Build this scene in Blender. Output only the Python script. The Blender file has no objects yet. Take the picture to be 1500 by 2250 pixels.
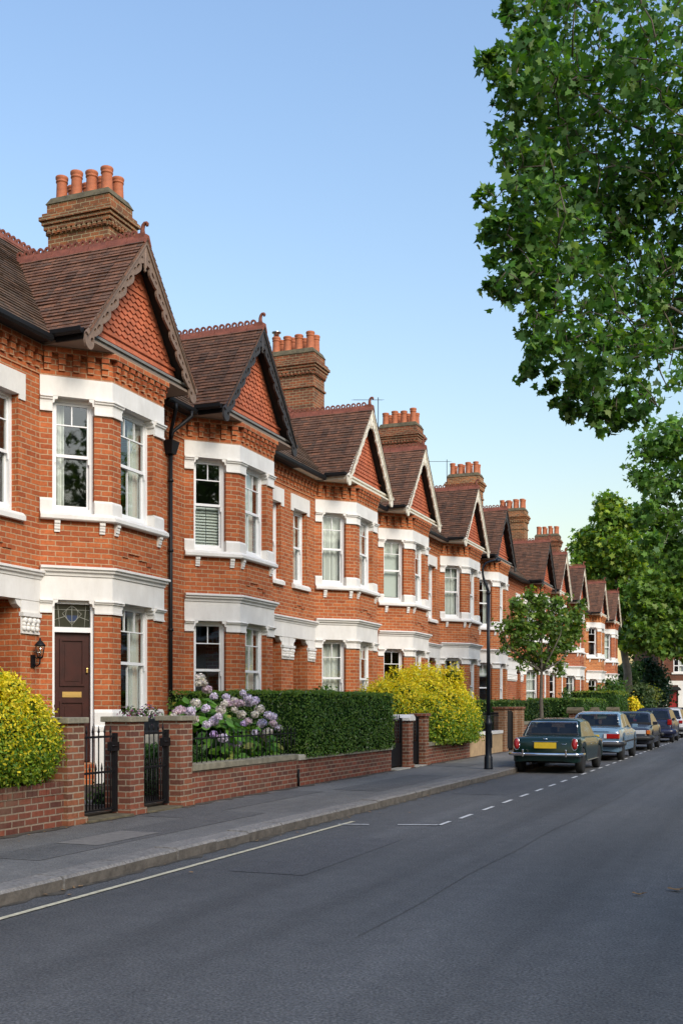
import bpy, bmesh, math, random
import numpy as np
from math import sin, cos, pi, radians, sqrt, atan2
from mathutils import Vector, Matrix
from mathutils.geometry import tessellate_polygon
random.seed(7); RNG = np.random.default_rng(11)
SC = bpy.context.scene
COL = SC.collection

# ------------------------------------------------------------------ camera
EYE, YAW, FPX, HZN = 1.6, radians(21.55), 2390.0, 1552.0
cd = bpy.data.cameras.new("camera"); cam = bpy.data.objects.new("camera", cd); COL.objects.link(cam)
cam.location = (0, 0, EYE); cam.rotation_euler = (pi/2, 0, YAW)
cd.sensor_fit = 'HORIZONTAL'; cd.sensor_width = 36; cd.lens = FPX/1500*36
cd.shift_y = (HZN-1125)/1500; cd.clip_end = 3000
SC.camera = cam
FW_ = Vector((-sin(YAW), cos(YAW), 0)); RT_ = Vector((cos(YAW), sin(YAW), 0))
def at(u, v, D):
    """photo pixel (1500x2250) at a distance D in front of the lens -> place in the street"""
    return FW_*D + RT_*((u-750)/FPX*D) + Vector((0, 0, EYE+(HZN-v)/FPX*D))

# ------------------------------------------------------------------ materials
MATS = {}
def nt(name):
    m = bpy.data.materials.new(name); m.use_nodes = True
    t = m.node_tree; b = t.nodes["Principled BSDF"]
    MATS[name] = m
    return m, t, b
def N(t, typ, **kw):
    n = t.nodes.new(typ)
    for k, v in kw.items():
        if k in n.inputs: n.inputs[k].default_value = v
        else: setattr(n, k, v)
    return n
def L(t, a, ao, b, bi): t.links.new(a.outputs[ao], b.inputs[bi])
def c4(c): return (c[0], c[1], c[2], 1)
def ramp(t, pts):
    r = t.nodes.new("ShaderNodeValToRGB"); e = r.color_ramp.elements
    while len(e) < len(pts): e.new(0.5)
    for i, (p, c) in enumerate(pts): e[i].position = p; e[i].color = c4(c)
    return r
def mixc(t, mode, fac, a, b):
    m = t.nodes.new("ShaderNodeMix"); m.data_type = 'RGBA'; m.blend_type = mode
    def put(i, v):
        if isinstance(v, tuple) and len(v) == 2 and hasattr(v[0], 'outputs'): L(t, v[0], v[1], m, i)
        elif isinstance(v, (int, float)): m.inputs[i].default_value = v
        else: m.inputs[i].default_value = c4(v)
    put(0, fac); put(6, a); put(7, b)
    return m
def simple(name, col, rough=.6, metal=0., noise=0., nscale=8., spec=.5, bump=0., coat=0., streak=False):
    m, t, b = nt(name)
    b.inputs['Base Color'].default_value = c4(col); b.inputs['Roughness'].default_value = rough
    b.inputs['Metallic'].default_value = metal; b.inputs['Specular IOR Level'].default_value = spec
    b.inputs['Coat Weight'].default_value = coat
    if noise or bump:
        tc = N(t, "ShaderNodeTexCoord"); n = N(t, "ShaderNodeTexNoise", Scale=nscale, Detail=6., Roughness=.65)
        L(t, tc, 'Object', n, 'Vector')
        if noise:
            r = ramp(t, [(.3, [x*(1-noise) for x in col]), (.7, [min(1, x*(1+noise*.6)) for x in col])])
            L(t, n, 'Fac', r, 'Fac'); L(t, r, 'Color', b, 'Base Color')
            if streak:      # rain streaks and grime in the old paint
                mp = N(t, "ShaderNodeMapping"); mp.inputs['Scale'].default_value = (2.6, 2.6, .6); L(t, tc, 'Object', mp, 'Vector')
                n2 = N(t, "ShaderNodeTexNoise", Scale=2.2, Detail=8., Roughness=.7); L(t, mp, 'Vector', n2, 'Vector')
                r2 = ramp(t, [(.42, (1, 1, 1)), (.78, (.62, .57, .5))]); L(t, n2, 'Fac', r2, 'Fac')
                m2 = mixc(t, 'MULTIPLY', .3, (r, 'Color'), (r2, 'Color')); L(t, m2, 2, b, 'Base Color')
        if bump:
            bp = N(t, "ShaderNodeBump", Strength=bump, Distance=.02); L(t, n, 'Fac', bp, 'Height'); L(t, bp, 'Normal', b, 'Normal')
    return m
def brick(name, c1, c2, mortar, w=.27, h=.095, ms=.011, stain=(.09, .06, .045), stain_amt=.35, rough=.85):
    m, t, b = nt(name)
    uv = N(t, "ShaderNodeUVMap"); tc = N(t, "ShaderNodeTexCoord")
    nz = N(t, "ShaderNodeTexNoise", Scale=9., Detail=2.); L(t, tc, 'Object', nz, 'Vector')
    sub = N(t, "ShaderNodeVectorMath", operation='MULTIPLY_ADD'); sub.inputs[1].default_value = (.012, .012, 0)
    L(t, nz, 'Color', sub, 0); L(t, uv, 'UV', sub, 2)
    br = N(t, "ShaderNodeTexBrick", Scale=1.); br.inputs['Brick Width'].default_value = w; br.inputs['Row Height'].default_value = h
    br.inputs['Mortar Size'].default_value = ms; br.inputs['Mortar Smooth'].default_value = .25; br.inputs['Bias'].default_value = -.1
    br.inputs['Color1'].default_value = c4(c1); br.inputs['Color2'].default_value = c4(c2); br.inputs['Mortar'].default_value = c4(mortar)
    L(t, sub, 0, br, 'Vector')
    n2 = N(t, "ShaderNodeTexNoise", Scale=1.3, Detail=8., Roughness=.7); L(t, tc, 'Object', n2, 'Vector')
    r2 = ramp(t, [(.35, (1, 1, 1)), (.75, [x for x in (.62, .58, .55)])]); L(t, n2, 'Fac', r2, 'Fac')
    mx = mixc(t, 'MULTIPLY', .8, (br, 'Color'), (r2, 'Color'))
    n3 = N(t, "ShaderNodeTexNoise", Scale=22., Detail=5.); L(t, tc, 'Object', n3, 'Vector')
    r3 = ramp(t, [(.4, (1, 1, 1)), (.8, (.55, .5, .48))]); L(t, n3, 'Fac', r3, 'Fac')
    mx2 = mixc(t, 'MULTIPLY', .6, (mx, 2), (r3, 'Color'))
    n4 = N(t, "ShaderNodeTexNoise", Scale=.6, Detail=9., Roughness=.75); L(t, tc, 'Object', n4, 'Vector')
    r4 = ramp(t, [(.52, (0, 0, 0)), (.72, (1, 1, 1))]); L(t, n4, 'Fac', r4, 'Fac')
    mu = N(t, "ShaderNodeMath", operation='MULTIPLY'); mu.inputs[1].default_value = stain_amt; L(t, r4, 'Color', mu, 0)
    mx3 = mixc(t, 'MIX', (mu, 0), (mx2, 2), stain)
    oi = N(t, "ShaderNodeObjectInfo"); hv = N(t, "ShaderNodeHueSaturation")
    q1 = N(t, "ShaderNodeMapRange"); q1.inputs[3].default_value = .86; q1.inputs[4].default_value = 1.12; L(t, oi, 'Random', q1, 0); L(t, q1, 0, hv, 'Value')
    q2 = N(t, "ShaderNodeMapRange"); q2.inputs[3].default_value = .493; q2.inputs[4].default_value = .508; L(t, oi, 'Random', q2, 0); L(t, q2, 0, hv, 'Hue')
    L(t, mx3, 2, hv, 'Color'); L(t, hv, 0, b, 'Base Color'); b.inputs['Roughness'].default_value = rough; b.inputs['Specular IOR Level'].default_value = .25
    iv = N(t, "ShaderNodeMath", operation='SUBTRACT'); iv.inputs[0].default_value = 1.; L(t, br, 'Fac', iv, 1)
    ad = N(t, "ShaderNodeMath", operation='MULTIPLY_ADD'); ad.inputs[1].default_value = .35; L(t, n3, 'Fac', ad, 0); L(t, iv, 0, ad, 2)
    bp = N(t, "ShaderNodeBump", Strength=.7, Distance=.012); L(t, ad, 0, bp, 'Height'); L(t, bp, 'Normal', b, 'Normal')
    return m
brick('brick', (.57, .165, .052), (.37, .092, .032), (.54, .35, .20), stain_amt=.2)
brick('garden_brick', (.27, .09, .05), (.115, .05, .038), (.33, .26, .19), w=.235, h=.082, stain=(.16, .13, .09), stain_amt=.65)
brick('chimney_brick', (.37, .12, .05), (.15, .068, .04), (.42, .34, .2), w=.27, h=.1, stain=(.05, .04, .03), stain_amt=.6)
brick('yellow_brick', (.33, .16, .085), (.22, .11, .06), (.36, .28, .19), w=.235, h=.082, stain_amt=.4)
brick('dark_brick', (.20, .062, .035), (.13, .045, .03), (.2, .15, .11), stain_amt=.3)
def rooftile(name, a, bcol, dark, moss):
    m, t, b = nt(name)
    uv = N(t, "ShaderNodeUVMap"); tc = N(t, "ShaderNodeTexCoord")
    br = N(t, "ShaderNodeTexBrick", Scale=1.); br.inputs['Brick Width'].default_value = .19; br.inputs['Row Height'].default_value = .118
    br.inputs['Mortar Size'].default_value = .004; br.inputs['Bias'].default_value = 0.
    br.inputs['Color1'].default_value = c4(a); br.inputs['Color2'].default_value = c4(bcol); br.inputs['Mortar'].default_value = c4(dark)
    L(t, uv, 'UV', br, 'Vector')
    n2 = N(t, "ShaderNodeTexNoise", Scale=3.2, Detail=8., Roughness=.75); L(t, tc, 'Object', n2, 'Vector')
    r2 = ramp(t, [(.3, (.45, .42, .42)), (.55, (1, 1, 1)), (.75, (1.35, 1.1, .95))]); L(t, n2, 'Fac', r2, 'Fac')
    mx = mixc(t, 'MULTIPLY', .9, (br, 'Color'), (r2, 'Color'))
    n3 = N(t, "ShaderNodeTexNoise", Scale=14., Detail=6., Roughness=.7); L(t, tc, 'Object', n3, 'Vector')
    r3 = ramp(t, [(.60, (0, 0, 0)), (.74, (.75, .75, .75))]); L(t, n3, 'Fac', r3, 'Fac')
    mx3 = mixc(t, 'MIX', (r3, 'Color'), (mx, 2), moss)
    oi = N(t, "ShaderNodeObjectInfo"); hv = N(t, "ShaderNodeHueSaturation")
    q1 = N(t, "ShaderNodeMapRange"); q1.inputs[3].default_value = .8; q1.inputs[4].default_value = 1.2; L(t, oi, 'Random', q1, 0); L(t, q1, 0, hv, 'Value')
    L(t, mx3, 2, hv, 'Color'); L(t, hv, 0, b, 'Base Color'); b.inputs['Roughness'].default_value = .8; b.inputs['Specular IOR Level'].default_value = .3
    bp = N(t, "ShaderNodeBump", Strength=.5, Distance=.02); L(t, n3, 'Fac', bp, 'Height'); L(t, bp, 'Normal', b, 'Normal')
    return m
rooftile('roof_tile', (.215, .098, .056), (.095, .058, .040), (.02, .015, .013), (.17, .14, .09))
rooftile('roof_tile_old', (.155, .09, .055), (.085, .06, .04), (.02, .017, .013), (.17, .15, .07))
simple('terracotta', (.21, .062, .035), .8, noise=.45, nscale=6, bump=.2)
simple('pot_clay', (.42, .125, .05), .75, noise=.35, nscale=5)
simple('hung_tile', (.46, .125, .055), .8, noise=.35, nscale=3.5, bump=.15)
simple('white_paint', (.75, .725, .68), .6, noise=.09, nscale=2.2, bump=.05, streak=True)
simple('sash_paint', (.8, .8, .79), .4)
simple('cream_paint', (.72, .66, .54), .55, noise=.1, nscale=3)
simple('brown_timber', (.21, .14, .10), .7, noise=.3, nscale=12, bump=.2)
simple('black_timber', (.035, .03, .028), .6, noise=.3, nscale=10, bump=.2)
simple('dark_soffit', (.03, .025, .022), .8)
simple('grey_beam', (.20, .19, .17), .7, noise=.2, nscale=6)
simple('gutter_black', (.010, .010, .011), .5, spec=.25)
simple('iron_black', (.008, .008, .009), .5, noise=.3, nscale=20, spec=.25)
simple('lamp_black', (.006, .009, .014), .38, spec=.35)
simple('flue_steel', (.6, .6, .6), .3, metal=1.)
simple('door_wood', (.045, .009, .005), .45, noise=.35, nscale=6, spec=.3)
simple('door_red', (.25, .012, .01), .35)
simple('door_blue', (.04, .06, .1), .35)
simple('brass', (.62, .42, .15), .35, metal=1.)
simple('curtain', (.76, .75, .70), .9)
simple('blind', (.70, .72, .66), .7)
simple('leaded', (.3, .3, .26), .5)
simple('stain_blue', (.03, .05, .11), .15); simple('stain_green', (.022, .026, .018), .2)
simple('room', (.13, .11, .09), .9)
simple('stone_cap', (.22, .2, .145), .9, noise=.45, nscale=7, bump=.5)
simple('stone_pale', (.42, .39, .32), .9, noise=.35, nscale=6, bump=.4)
simple('render_ochre', (.42, .29, .16), .9, noise=.25, nscale=5, bump=.2)
simple('moss_stone', (.115, .095, .055), .95, noise=.5, nscale=6, bump=.6)
simple('soil', (.05, .038, .026), .95, noise=.5, nscale=5, bump=.6)
simple('ground', (.06, .065, .035), .95, noise=.4, nscale=.5)
simple('bark_pale', (.27, .22, .16), .9, noise=.4, nscale=2, bump=.4)
simple('kerb_dirt_shade', (.12, .105, .088), .95, noise=.5, nscale=9, bump=.5)
simple('gutter_dirt', (.075, .062, .046), .95, noise=.6, nscale=7, bump=.6)
simple('bark', (.10, .085, .065), .9, noise=.5, nscale=7, bump=.6)
simple('plane_bark', (.12, .10, .075), .9, noise=.45, nscale=3, bump=.5)
simple('slab', (.17, .155, .14), .9, noise=.25, nscale=12, bump=.3)
simple('planter_grey', (.02, .022, .028), .5)
simple('yellow_line', (.52, .47, .33), .8, noise=.45, nscale=16)
simple('white_line', (.58, .58, .57), .8, noise=.4, nscale=16)
simple('tyre', (.012, .012, .012), .85); simple('rubber_trim', (.014, .014, .015), .55)
simple('rim_steel', (.5, .5, .5), .35, metal=1.); simple('chrome', (.75, .76, .78), .12, metal=1.)
simple('paint_green', (.004, .020, .016), .25, spec=.35, coat=.25); simple('paint_blue', (.14, .235, .33), .25, coat=.6)
simple('paint_dark', (.02, .019, .026), .25, spec=.35, coat=.25); simple('paint_navy', (.016, .02, .05), .25, spec=.35, coat=.25)
simple('paint_white', (.5, .51, .52), .25, coat=.6)
simple('lens_red', (.32, .008, .006), .2, coat=.5); simple('lens_amber', (.6, .15, .02), .2); simple('lens_clear', (.6, .62, .64), .15)
simple('plate_yellow', (.68, .46, .02), .45, noise=.12, nscale=25); simple('plate_white', (.75, .75, .72), .45)
simple('underside', (.006, .006, .006), .9)
simple('seat_cloth', (.03, .03, .032), .9)

def glass(name, tint=(.85, .9, .88), base=.015, gain=2.1):
    m, t, b = nt(name)
    out = [n for n in t.nodes if n.type == 'OUTPUT_MATERIAL'][0]
    tr = N(t, "ShaderNodeBsdfTransparent", Color=c4(tint)); gl = N(t, "ShaderNodeBsdfGlossy", Roughness=.02)
    gl.inputs['Color'].default_value = (1, 1, 1, 1)
    ge = N(t, "ShaderNodeNewGeometry"); dp = N(t, "ShaderNodeVectorMath", operation='DOT_PRODUCT'); L(t, ge, 'Incoming', dp, 0); L(t, ge, 'Normal', dp, 1)
    ab = N(t, "ShaderNodeMath", operation='ABSOLUTE'); L(t, dp, 'Value', ab, 0)
    om = N(t, "ShaderNodeMath", operation='SUBTRACT'); om.inputs[0].default_value = 1.; L(t, ab, 0, om, 1)
    pw = N(t, "ShaderNodeMath", operation='POWER'); pw.inputs[1].default_value = 4.; L(t, om, 0, pw, 0)
    fr = N(t, "ShaderNodeMath", operation='MULTIPLY_ADD'); fr.inputs[1].default_value = .9; fr.inputs[2].default_value = .045; L(t, pw, 0, fr, 0)
    tc = N(t, "ShaderNodeTexCoord"); nz = N(t, "ShaderNodeTexNoise", Scale=1.7, Detail=1.); L(t, tc, 'Object', nz, 'Vector')
    bp = N(t, "ShaderNodeBump", Strength=.08, Distance=.03); L(t, nz, 'Fac', bp, 'Height'); L(t, bp, 'Normal', gl, 'Normal')
    ad = N(t, "ShaderNodeMath", operation='MULTIPLY_ADD'); ad.inputs[1].default_value = gain; ad.inputs[2].default_value = base; ad.use_clamp = True
    L(t, fr, 0, ad, 0)
    mx = N(t, "ShaderNodeMixShader"); L(t, ad, 0, mx, 0); L(t, tr, 0, mx, 1); L(t, gl, 0, mx, 2); L(t, mx, 0, out, 'Surface')
    return m
glass('glass'); glass('car_glass', (.45, .5, .48), .02, .6)

def leafmat(name, transl=.35, rough=.5, spec=.35):
    m, t, b = nt(name)
    out = [n for n in t.nodes if n.type == 'OUTPUT_MATERIAL'][0]
    a = N(t, "ShaderNodeVertexColor", layer_name='Col')
    b.inputs['Roughness'].default_value = rough; b.inputs['Specular IOR Level'].default_value = spec
    L(t, a, 'Color', b, 'Base Color')
    g = N(t, "ShaderNodeHueSaturation", Value=1.5, Saturation=1.15, Hue=.49); L(t, a, 'Color', g, 'Color')
    tl = N(t, "ShaderNodeBsdfTranslucent"); L(t, g, 'Color', tl, 'Color')
    mx = N(t, "ShaderNodeMixShader"); mx.inputs[0].default_value = transl
    L(t, b, 0, mx, 1); L(t, tl, 0, mx, 2); L(t, mx, 0, out, 'Surface')
    return m
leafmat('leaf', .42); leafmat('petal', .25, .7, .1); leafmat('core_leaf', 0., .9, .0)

def tarmac(name, col, sc, patch, lo=.3, hi=2.2, tracks=0.):
    m, t, b = nt(name)
    tc = N(t, "ShaderNodeTexCoord")
    n1 = N(t, "ShaderNodeTexNoise", Scale=sc, Detail=3., Roughness=.7); L(t, tc, 'Object', n1, 'Vector')
    v1 = N(t, "ShaderNodeTexVoronoi", Scale=sc*.8); L(t, tc, 'Object', v1, 'Vector')
    r1 = ramp(t, [(.3, [x*lo for x in col]), (.5, col), (.7, [x*hi for x in col])]); L(t, n1, 'Fac', r1, 'Fac')
    mp = N(t, "ShaderNodeMapping"); mp.inputs['Scale'].default_value = (1., .22, 1.); L(t, tc, 'Object', mp, 'Vector')
    n2 = N(t, "ShaderNodeTexNoise", Scale=.55, Detail=7., Roughness=.6); L(t, mp, 'Vector', n2, 'Vector')
    r2 = ramp(t, [(.3, [1-patch]*3), (.7, [1+patch*.6]*3)]); L(t, n2, 'Fac', r2, 'Fac')
    mx = mixc(t, 'MULTIPLY', 1., (r1, 'Color'), (r2, 'Color'))
    n3 = N(t, "ShaderNodeTexNoise", Scale=4.5, Detail=8., Roughness=.8); L(t, tc, 'Object', n3, 'Vector')
    r3 = ramp(t, [(.4, (.85, .85, .85)), (.65, (1.12, 1.1, 1.07))]); L(t, n3, 'Fac', r3, 'Fac')
    mx2 = mixc(t, 'MULTIPLY', 1., (mx, 2), (r3, 'Color'))
    if tracks:          # long worn wheel tracks and old oil
        mp2 = N(t, "ShaderNodeMapping"); mp2.inputs['Scale'].default_value = (.95, .018, 1.); L(t, tc, 'Object', mp2, 'Vector')
        n5 = N(t, "ShaderNodeTexNoise", Scale=1.1, Detail=4., Roughness=.6); L(t, mp2, 'Vector', n5, 'Vector')
        r5 = ramp(t, [(.35, [1-tracks]*3), (.65, [1+tracks]*3)]); L(t, n5, 'Fac', r5, 'Fac')
        mx2 = mixc(t, 'MULTIPLY', 1., (mx2, 2), (r5, 'Color'))
        n6 = N(t, "ShaderNodeTexNoise", Scale=210., Detail=1.); L(t, tc, 'Object', n6, 'Vector')
        r6 = ramp(t, [(.74, (0, 0, 0)), (.80, (.5, .5, .5))]); L(t, n6, 'Fac', r6, 'Fac')
        mx2 = mixc(t, 'MIX', (r6, 'Color'), (mx2, 2), (.3, .29, .27))
    L(t, mx2, 2, b, 'Base Color'); b.inputs['Roughness'].default_value = .78; b.inputs['Specular IOR Level'].default_value = .35
    ad = N(t, "ShaderNodeMath", operation='ADD'); L(t, n1, 'Fac', ad, 0); L(t, v1, 'Distance', ad, 1)
    bp = N(t, "ShaderNodeBump", Strength=.8, Distance=.008); L(t, ad, 0, bp, 'Height'); L(t, bp, 'Normal', b, 'Normal')
    return m
tarmac('asphalt', (.086, .087, .089), 55., .28, .35, 1.8, .2)
tarmac('asphalt_patch', (.083, .084, .088), 60., .2, .35, 1.8)
tarmac('pavement', (.155, .15, .143), 60., .35, .55, 1.5)
tarmac('pavement_patch', (.118, .115, .112), 60., .3, .55, 1.5)
tarmac('granite', (.205, .192, .178), 30., .5, .6, 1.4)

# ------------------------------------------------------------------ mesh builder
class MB:
    def __init__(s): s.v = []; s.f = []; s.m = []; s.sm = []
    def face(s, pts, mi=0, smooth=False):
        k = len(s.v); s.v += [tuple(p) for p in pts]; s.f.append(list(range(k, k+len(pts)))); s.m.append(mi); s.sm.append(smooth)
    def add(s, vs, fs, mi=0, smooth=False):
        k = len(s.v); s.v += [tuple(p) for p in vs]
        for f in fs: s.f.append([k+i for i in f]); s.m.append(mi); s.sm.append(smooth)
    def box(s, x0, x1, y0, y1, z0, z1, mi=0):
        s.add([(x0,y0,z0),(x1,y0,z0),(x1,y1,z0),(x0,y1,z0),(x0,y0,z1),(x1,y0,z1),(x1,y1,z1),(x0,y1,z1)],
              [(0,3,2,1),(4,5,6,7),(0,1,5,4),(1,2,6,5),(2,3,7,6),(3,0,4,7)], mi)
    def fbox(s, F, a0, a1, o0, o1, z0, z1, mi=0):
        s.add([F(a,o,z) for z in (z0,z1) for a,o in ((a0,o0),(a1,o0),(a1,o1),(a0,o1))],
              [(0,3,2,1),(4,5,6,7),(0,1,5,4),(1,2,6,5),(2,3,7,6),(3,0,4,7)], mi)
    def prism(s, pts2, F, mi=0, holes=()):
        """pts2: 2-D outline; F(a,b,k) maps it to 3-D, k=0 back, k=1 front"""
        loops = [list(pts2)]+[list(h) for h in holes]
        tri = tessellate_polygon([[Vector((p[0], p[1], 0)) for p in l] for l in loops])
        flat = [p for l in loops for p in l]; n = len(flat)
        vs = [F(p[0], p[1], 0) for p in flat]+[F(p[0], p[1], 1) for p in flat]
        fs = [tuple(t) for t in tri]+[tuple(n+i for i in reversed(t)) for t in tri]
        k = 0
        for l in loops:
            m_ = len(l)
            for i in range(m_): a = k+i; b = k+(i+1) % m_; fs.append((a, b, n+b, n+a))
            k += m_
        s.add(vs, fs, mi)
    def band(s, path, prof, mi=0):
        """sweep a closed (out,z) profile along a plan path, outside on its right hand"""
        n = len(path); nr = []
        for i in range(n-1):
            d = Vector((path[i+1][0]-path[i][0], path[i+1][1]-path[i][1])).normalized(); nr.append(Vector((d.y, -d.x)))
        off = []
        for i in range(n):
            if i == 0: o = nr[0]
            elif i == n-1: o = nr[-1]
            else:
                b = (nr[i-1]+nr[i]).normalized(); o = b/max(.2, b.dot(nr[i]))
            off.append(o)
        m_ = len(prof); vs = []; fs = []
        for i in range(n):
            for (o, z) in prof: vs.append((path[i][0]+off[i].x*o, path[i][1]+off[i].y*o, z))
        for i in range(n-1):
            for j in range(m_):
                a = i*m_+j; b = i*m_+(j+1) % m_; fs.append((a, b, b+m_, a+m_))
        fs.append(tuple(range(m_))); fs.append(tuple(reversed(range((n-1)*m_, n*m_))))
        s.add(vs, fs, mi)
    def tube(s, pts, r, seg=8, mi=0, caps=True):
        pts = [Vector(p) for p in pts]; n = len(pts)
        rr = r if isinstance(r, (list, tuple)) else [r]*n
        vs = []; fs = []
        d0 = (pts[1]-pts[0]).normalized(); up = Vector((0,0,1)) if abs(d0.z) < .9 else Vector((1,0,0))
        x = d0.cross(up).normalized()
        for i in range(n):
            d = (pts[min(i+1,n-1)]-pts[max(i-1,0)]).normalized()
            x = (x-d*x.dot(d)).normalized(); y = d.cross(x)
            for k in range(seg):
                a = 2*pi*k/seg; vs.append(pts[i]+(x*cos(a)+y*sin(a))*rr[i])
        for i in range(n-1):
            for k in range(seg):
                a = i*seg+k; b = i*seg+(k+1) % seg; fs.append((a, b, b+seg, a+seg))
        if caps: fs.append(tuple(reversed(range(seg)))); fs.append(tuple(range((n-1)*seg, n*seg)))
        s.add(vs, fs, mi, True)
    def lathe(s, c, prof, seg=16, mi=0, axis='z'):
        vs = []; fs = []; m_ = len(prof)
        for (r, z) in prof:
            for k in range(seg):
                a = 2*pi*k/seg
                if axis == 'z': vs.append((c[0]+r*cos(a), c[1]+r*sin(a), c[2]+z))
                elif axis == 'x': vs.append((c[0]+z, c[1]+r*cos(a), c[2]+r*sin(a)))
                else: vs.append((c[0]+r*cos(a), c[1]+z, c[2]+r*sin(a)))
        for i in range(m_-1):
            for k in range(seg):
                a = i*seg+k; b = i*seg+(k+1) % seg; fs.append((a, b, b+seg, a+seg))
        fs.append(tuple(reversed(range(seg)))); fs.append(tuple(range((m_-1)*seg, m_*seg)))
        s.add(vs, fs, mi, True)
    def slope(s, e0, e1, r0, r1, rows, step=.022, mi=0, jit=.0):
        """stepped courses of tiles between an eave line e0-e1 and a ridge line r0-r1"""
        e0, e1, r0, r1 = map(Vector, (e0, e1, r0, r1))
        n = (e1-e0).cross(r0-e0).normalized()
        if n.z < 0: n = -n
        for i in range(rows):
            t0, t1 = i/rows, (i+1)/rows
            a, b = e0.lerp(r0, t0), e1.lerp(r1, t0); c, d = e1.lerp(r1, t1), e0.lerp(r0, t1)
            h = step*(1+random.uniform(-.25, .25)); k = max(6, int((b-a).length/.38)) if jit else 1
            for j in range(k):
                f0, f1 = j/k, (j+1)/k; hh = h+(random.uniform(-jit, jit) if jit else 0)
                p, q = a.lerp(b, f0), a.lerp(b, f1); w, x = d.lerp(c, f1), d.lerp(c, f0)
                s.face([p+n*hh, q+n*hh, w+n*.001, x+n*.001], mi); s.face([p-n*.004, q-n*.004, q+n*hh, p+n*hh], mi)
    def mesh(s, name, mats, recalc=True, bevel=0.):
        me = bpy.data.meshes.new(name); me.from_pydata(s.v, [], s.f)
        for m_ in (mats if isinstance(mats, (list, tuple)) else [mats]): me.materials.append(MATS[m_])
        me.polygons.foreach_set('material_index', s.m); me.polygons.foreach_set('use_smooth', s.sm)
        if recalc or bevel:
            bm = bmesh.new(); bm.from_mesh(me)
            if recalc: bmesh.ops.recalc_face_normals(bm, faces=bm.faces)
            if bevel:
                bmesh.ops.remove_doubles(bm, verts=bm.verts, dist=1e-5)
                ed = [e for e in bm.edges if len(e.link_faces) == 2 and e.calc_face_angle(0) > .5]
                bmesh.ops.bevel(bm, geom=ed, offset=bevel, segments=2, affect='EDGES', profile=.6)
            bm.to_mesh(me); bm.free()
        boxuv(me)
        return me
def boxuv(me):
    nv, nl, npoly = len(me.vertices), len(me.loops), len(me.polygons)
    co = np.empty(nv*3, np.float32); me.vertices.foreach_get('co', co); co = co.reshape(-1, 3)
    vi = np.empty(nl, np.int32); me.loops.foreach_get('vertex_index', vi)
    nm = np.empty(npoly*3, np.float32); me.polygons.foreach_get('normal', nm); nm = nm.reshape(-1, 3)
    lt = np.empty(npoly, np.int32); me.polygons.foreach_get('loop_total', lt)
    t = np.stack([-nm[:, 1], nm[:, 0], np.zeros(npoly)], 1); ln = np.linalg.norm(t, axis=1)
    fl = ln < .05; t[fl] = (0, 1, 0); ln[fl] = 1; t /= ln[:, None]
    b = np.cross(nm, t)
    T = np.repeat(t, lt, 0); B = np.repeat(b, lt, 0); P = co[vi]
    uv = np.stack([(P*T).sum(1), (P*B).sum(1)], 1).astype(np.float32)
    lay = me.uv_layers.new(name='UVMap'); lay.data.foreach_set('uv', uv.ravel())

# ------------------------------------------------------------------ objects
def tag(o, label=None, cat=None, group=None, kind=None):
    if label: o['label'] = label
    if cat: o['category'] = cat
    if group: o['group'] = group
    if kind: o['kind'] = kind
    return o
def empty(name, loc=(0,0,0), label=None, cat=None, group=None, rz=0):
    o = bpy.data.objects.new(name, None); COL.objects.link(o); o.location = loc; o.rotation_euler = (0, 0, rz)
    o.empty_display_size = .2
    return tag(o, label, cat, group)
def link(name, me, parent=None, loc=None, rot=None):
    o = bpy.data.objects.new(name, me); COL.objects.link(o)
    if parent is not None: o.parent = parent
    if loc is not None: o.location = loc
    if rot is not None: o.rotation_euler = rot
    return o
def obj(name, mb, mat, parent=None, loc=None, bevel=0.): return link(name, mb.mesh(name, mat, bevel=bevel), parent, loc)
CACHE = {}
def part(name, key, fn, mat, parent, loc=None, bevel=0.):
    k = (name, key, str(mat))
    if k not in CACHE:
        mb = MB(); fn(mb); CACHE[k] = mb.mesh(name, mat, bevel=bevel)
    return link(name, CACHE[k], parent, loc)
def copy_tree(o, parent=None):
    c = o.copy(); COL.objects.link(c); c.parent = parent
    for ch in o.children: copy_tree(ch, c)
    return c
# ================================================================== SETTING: ground, road, pavement
def sheet(name, x0, x1, y0, y1, z, mat, kind='structure', thick=None):
    mb = MB()
    if thick: mb.box(x0, x1, y0, y1, z-thick, z)
    else: mb.face([(x0,y0,z),(x1,y0,z),(x1,y1,z),(x0,y1,z)])
    o = obj(name, mb, mat); o['kind'] = kind; return o
KX, WX, RX = -5.72, -8.1, 2.6         # kerb face, garden wall face, opposite kerb
sheet('ground', -900, 900, -300, 1600, -.06, 'ground')
sheet('road', KX-.02, RX+.02, -12, 420, 0, 'asphalt', thick=.04)
sheet('pavement', WX-.25, KX-.28, -12, 420, .12, 'pavement', thick=.14)
sheet('pavement', RX+.28, RX+3.2, -12, 420, .12, 'pavement', thick=.14)
sheet('garden_ground', -12.1, WX-.2, -12, 96, .18, 'soil', thick=.2)
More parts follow.
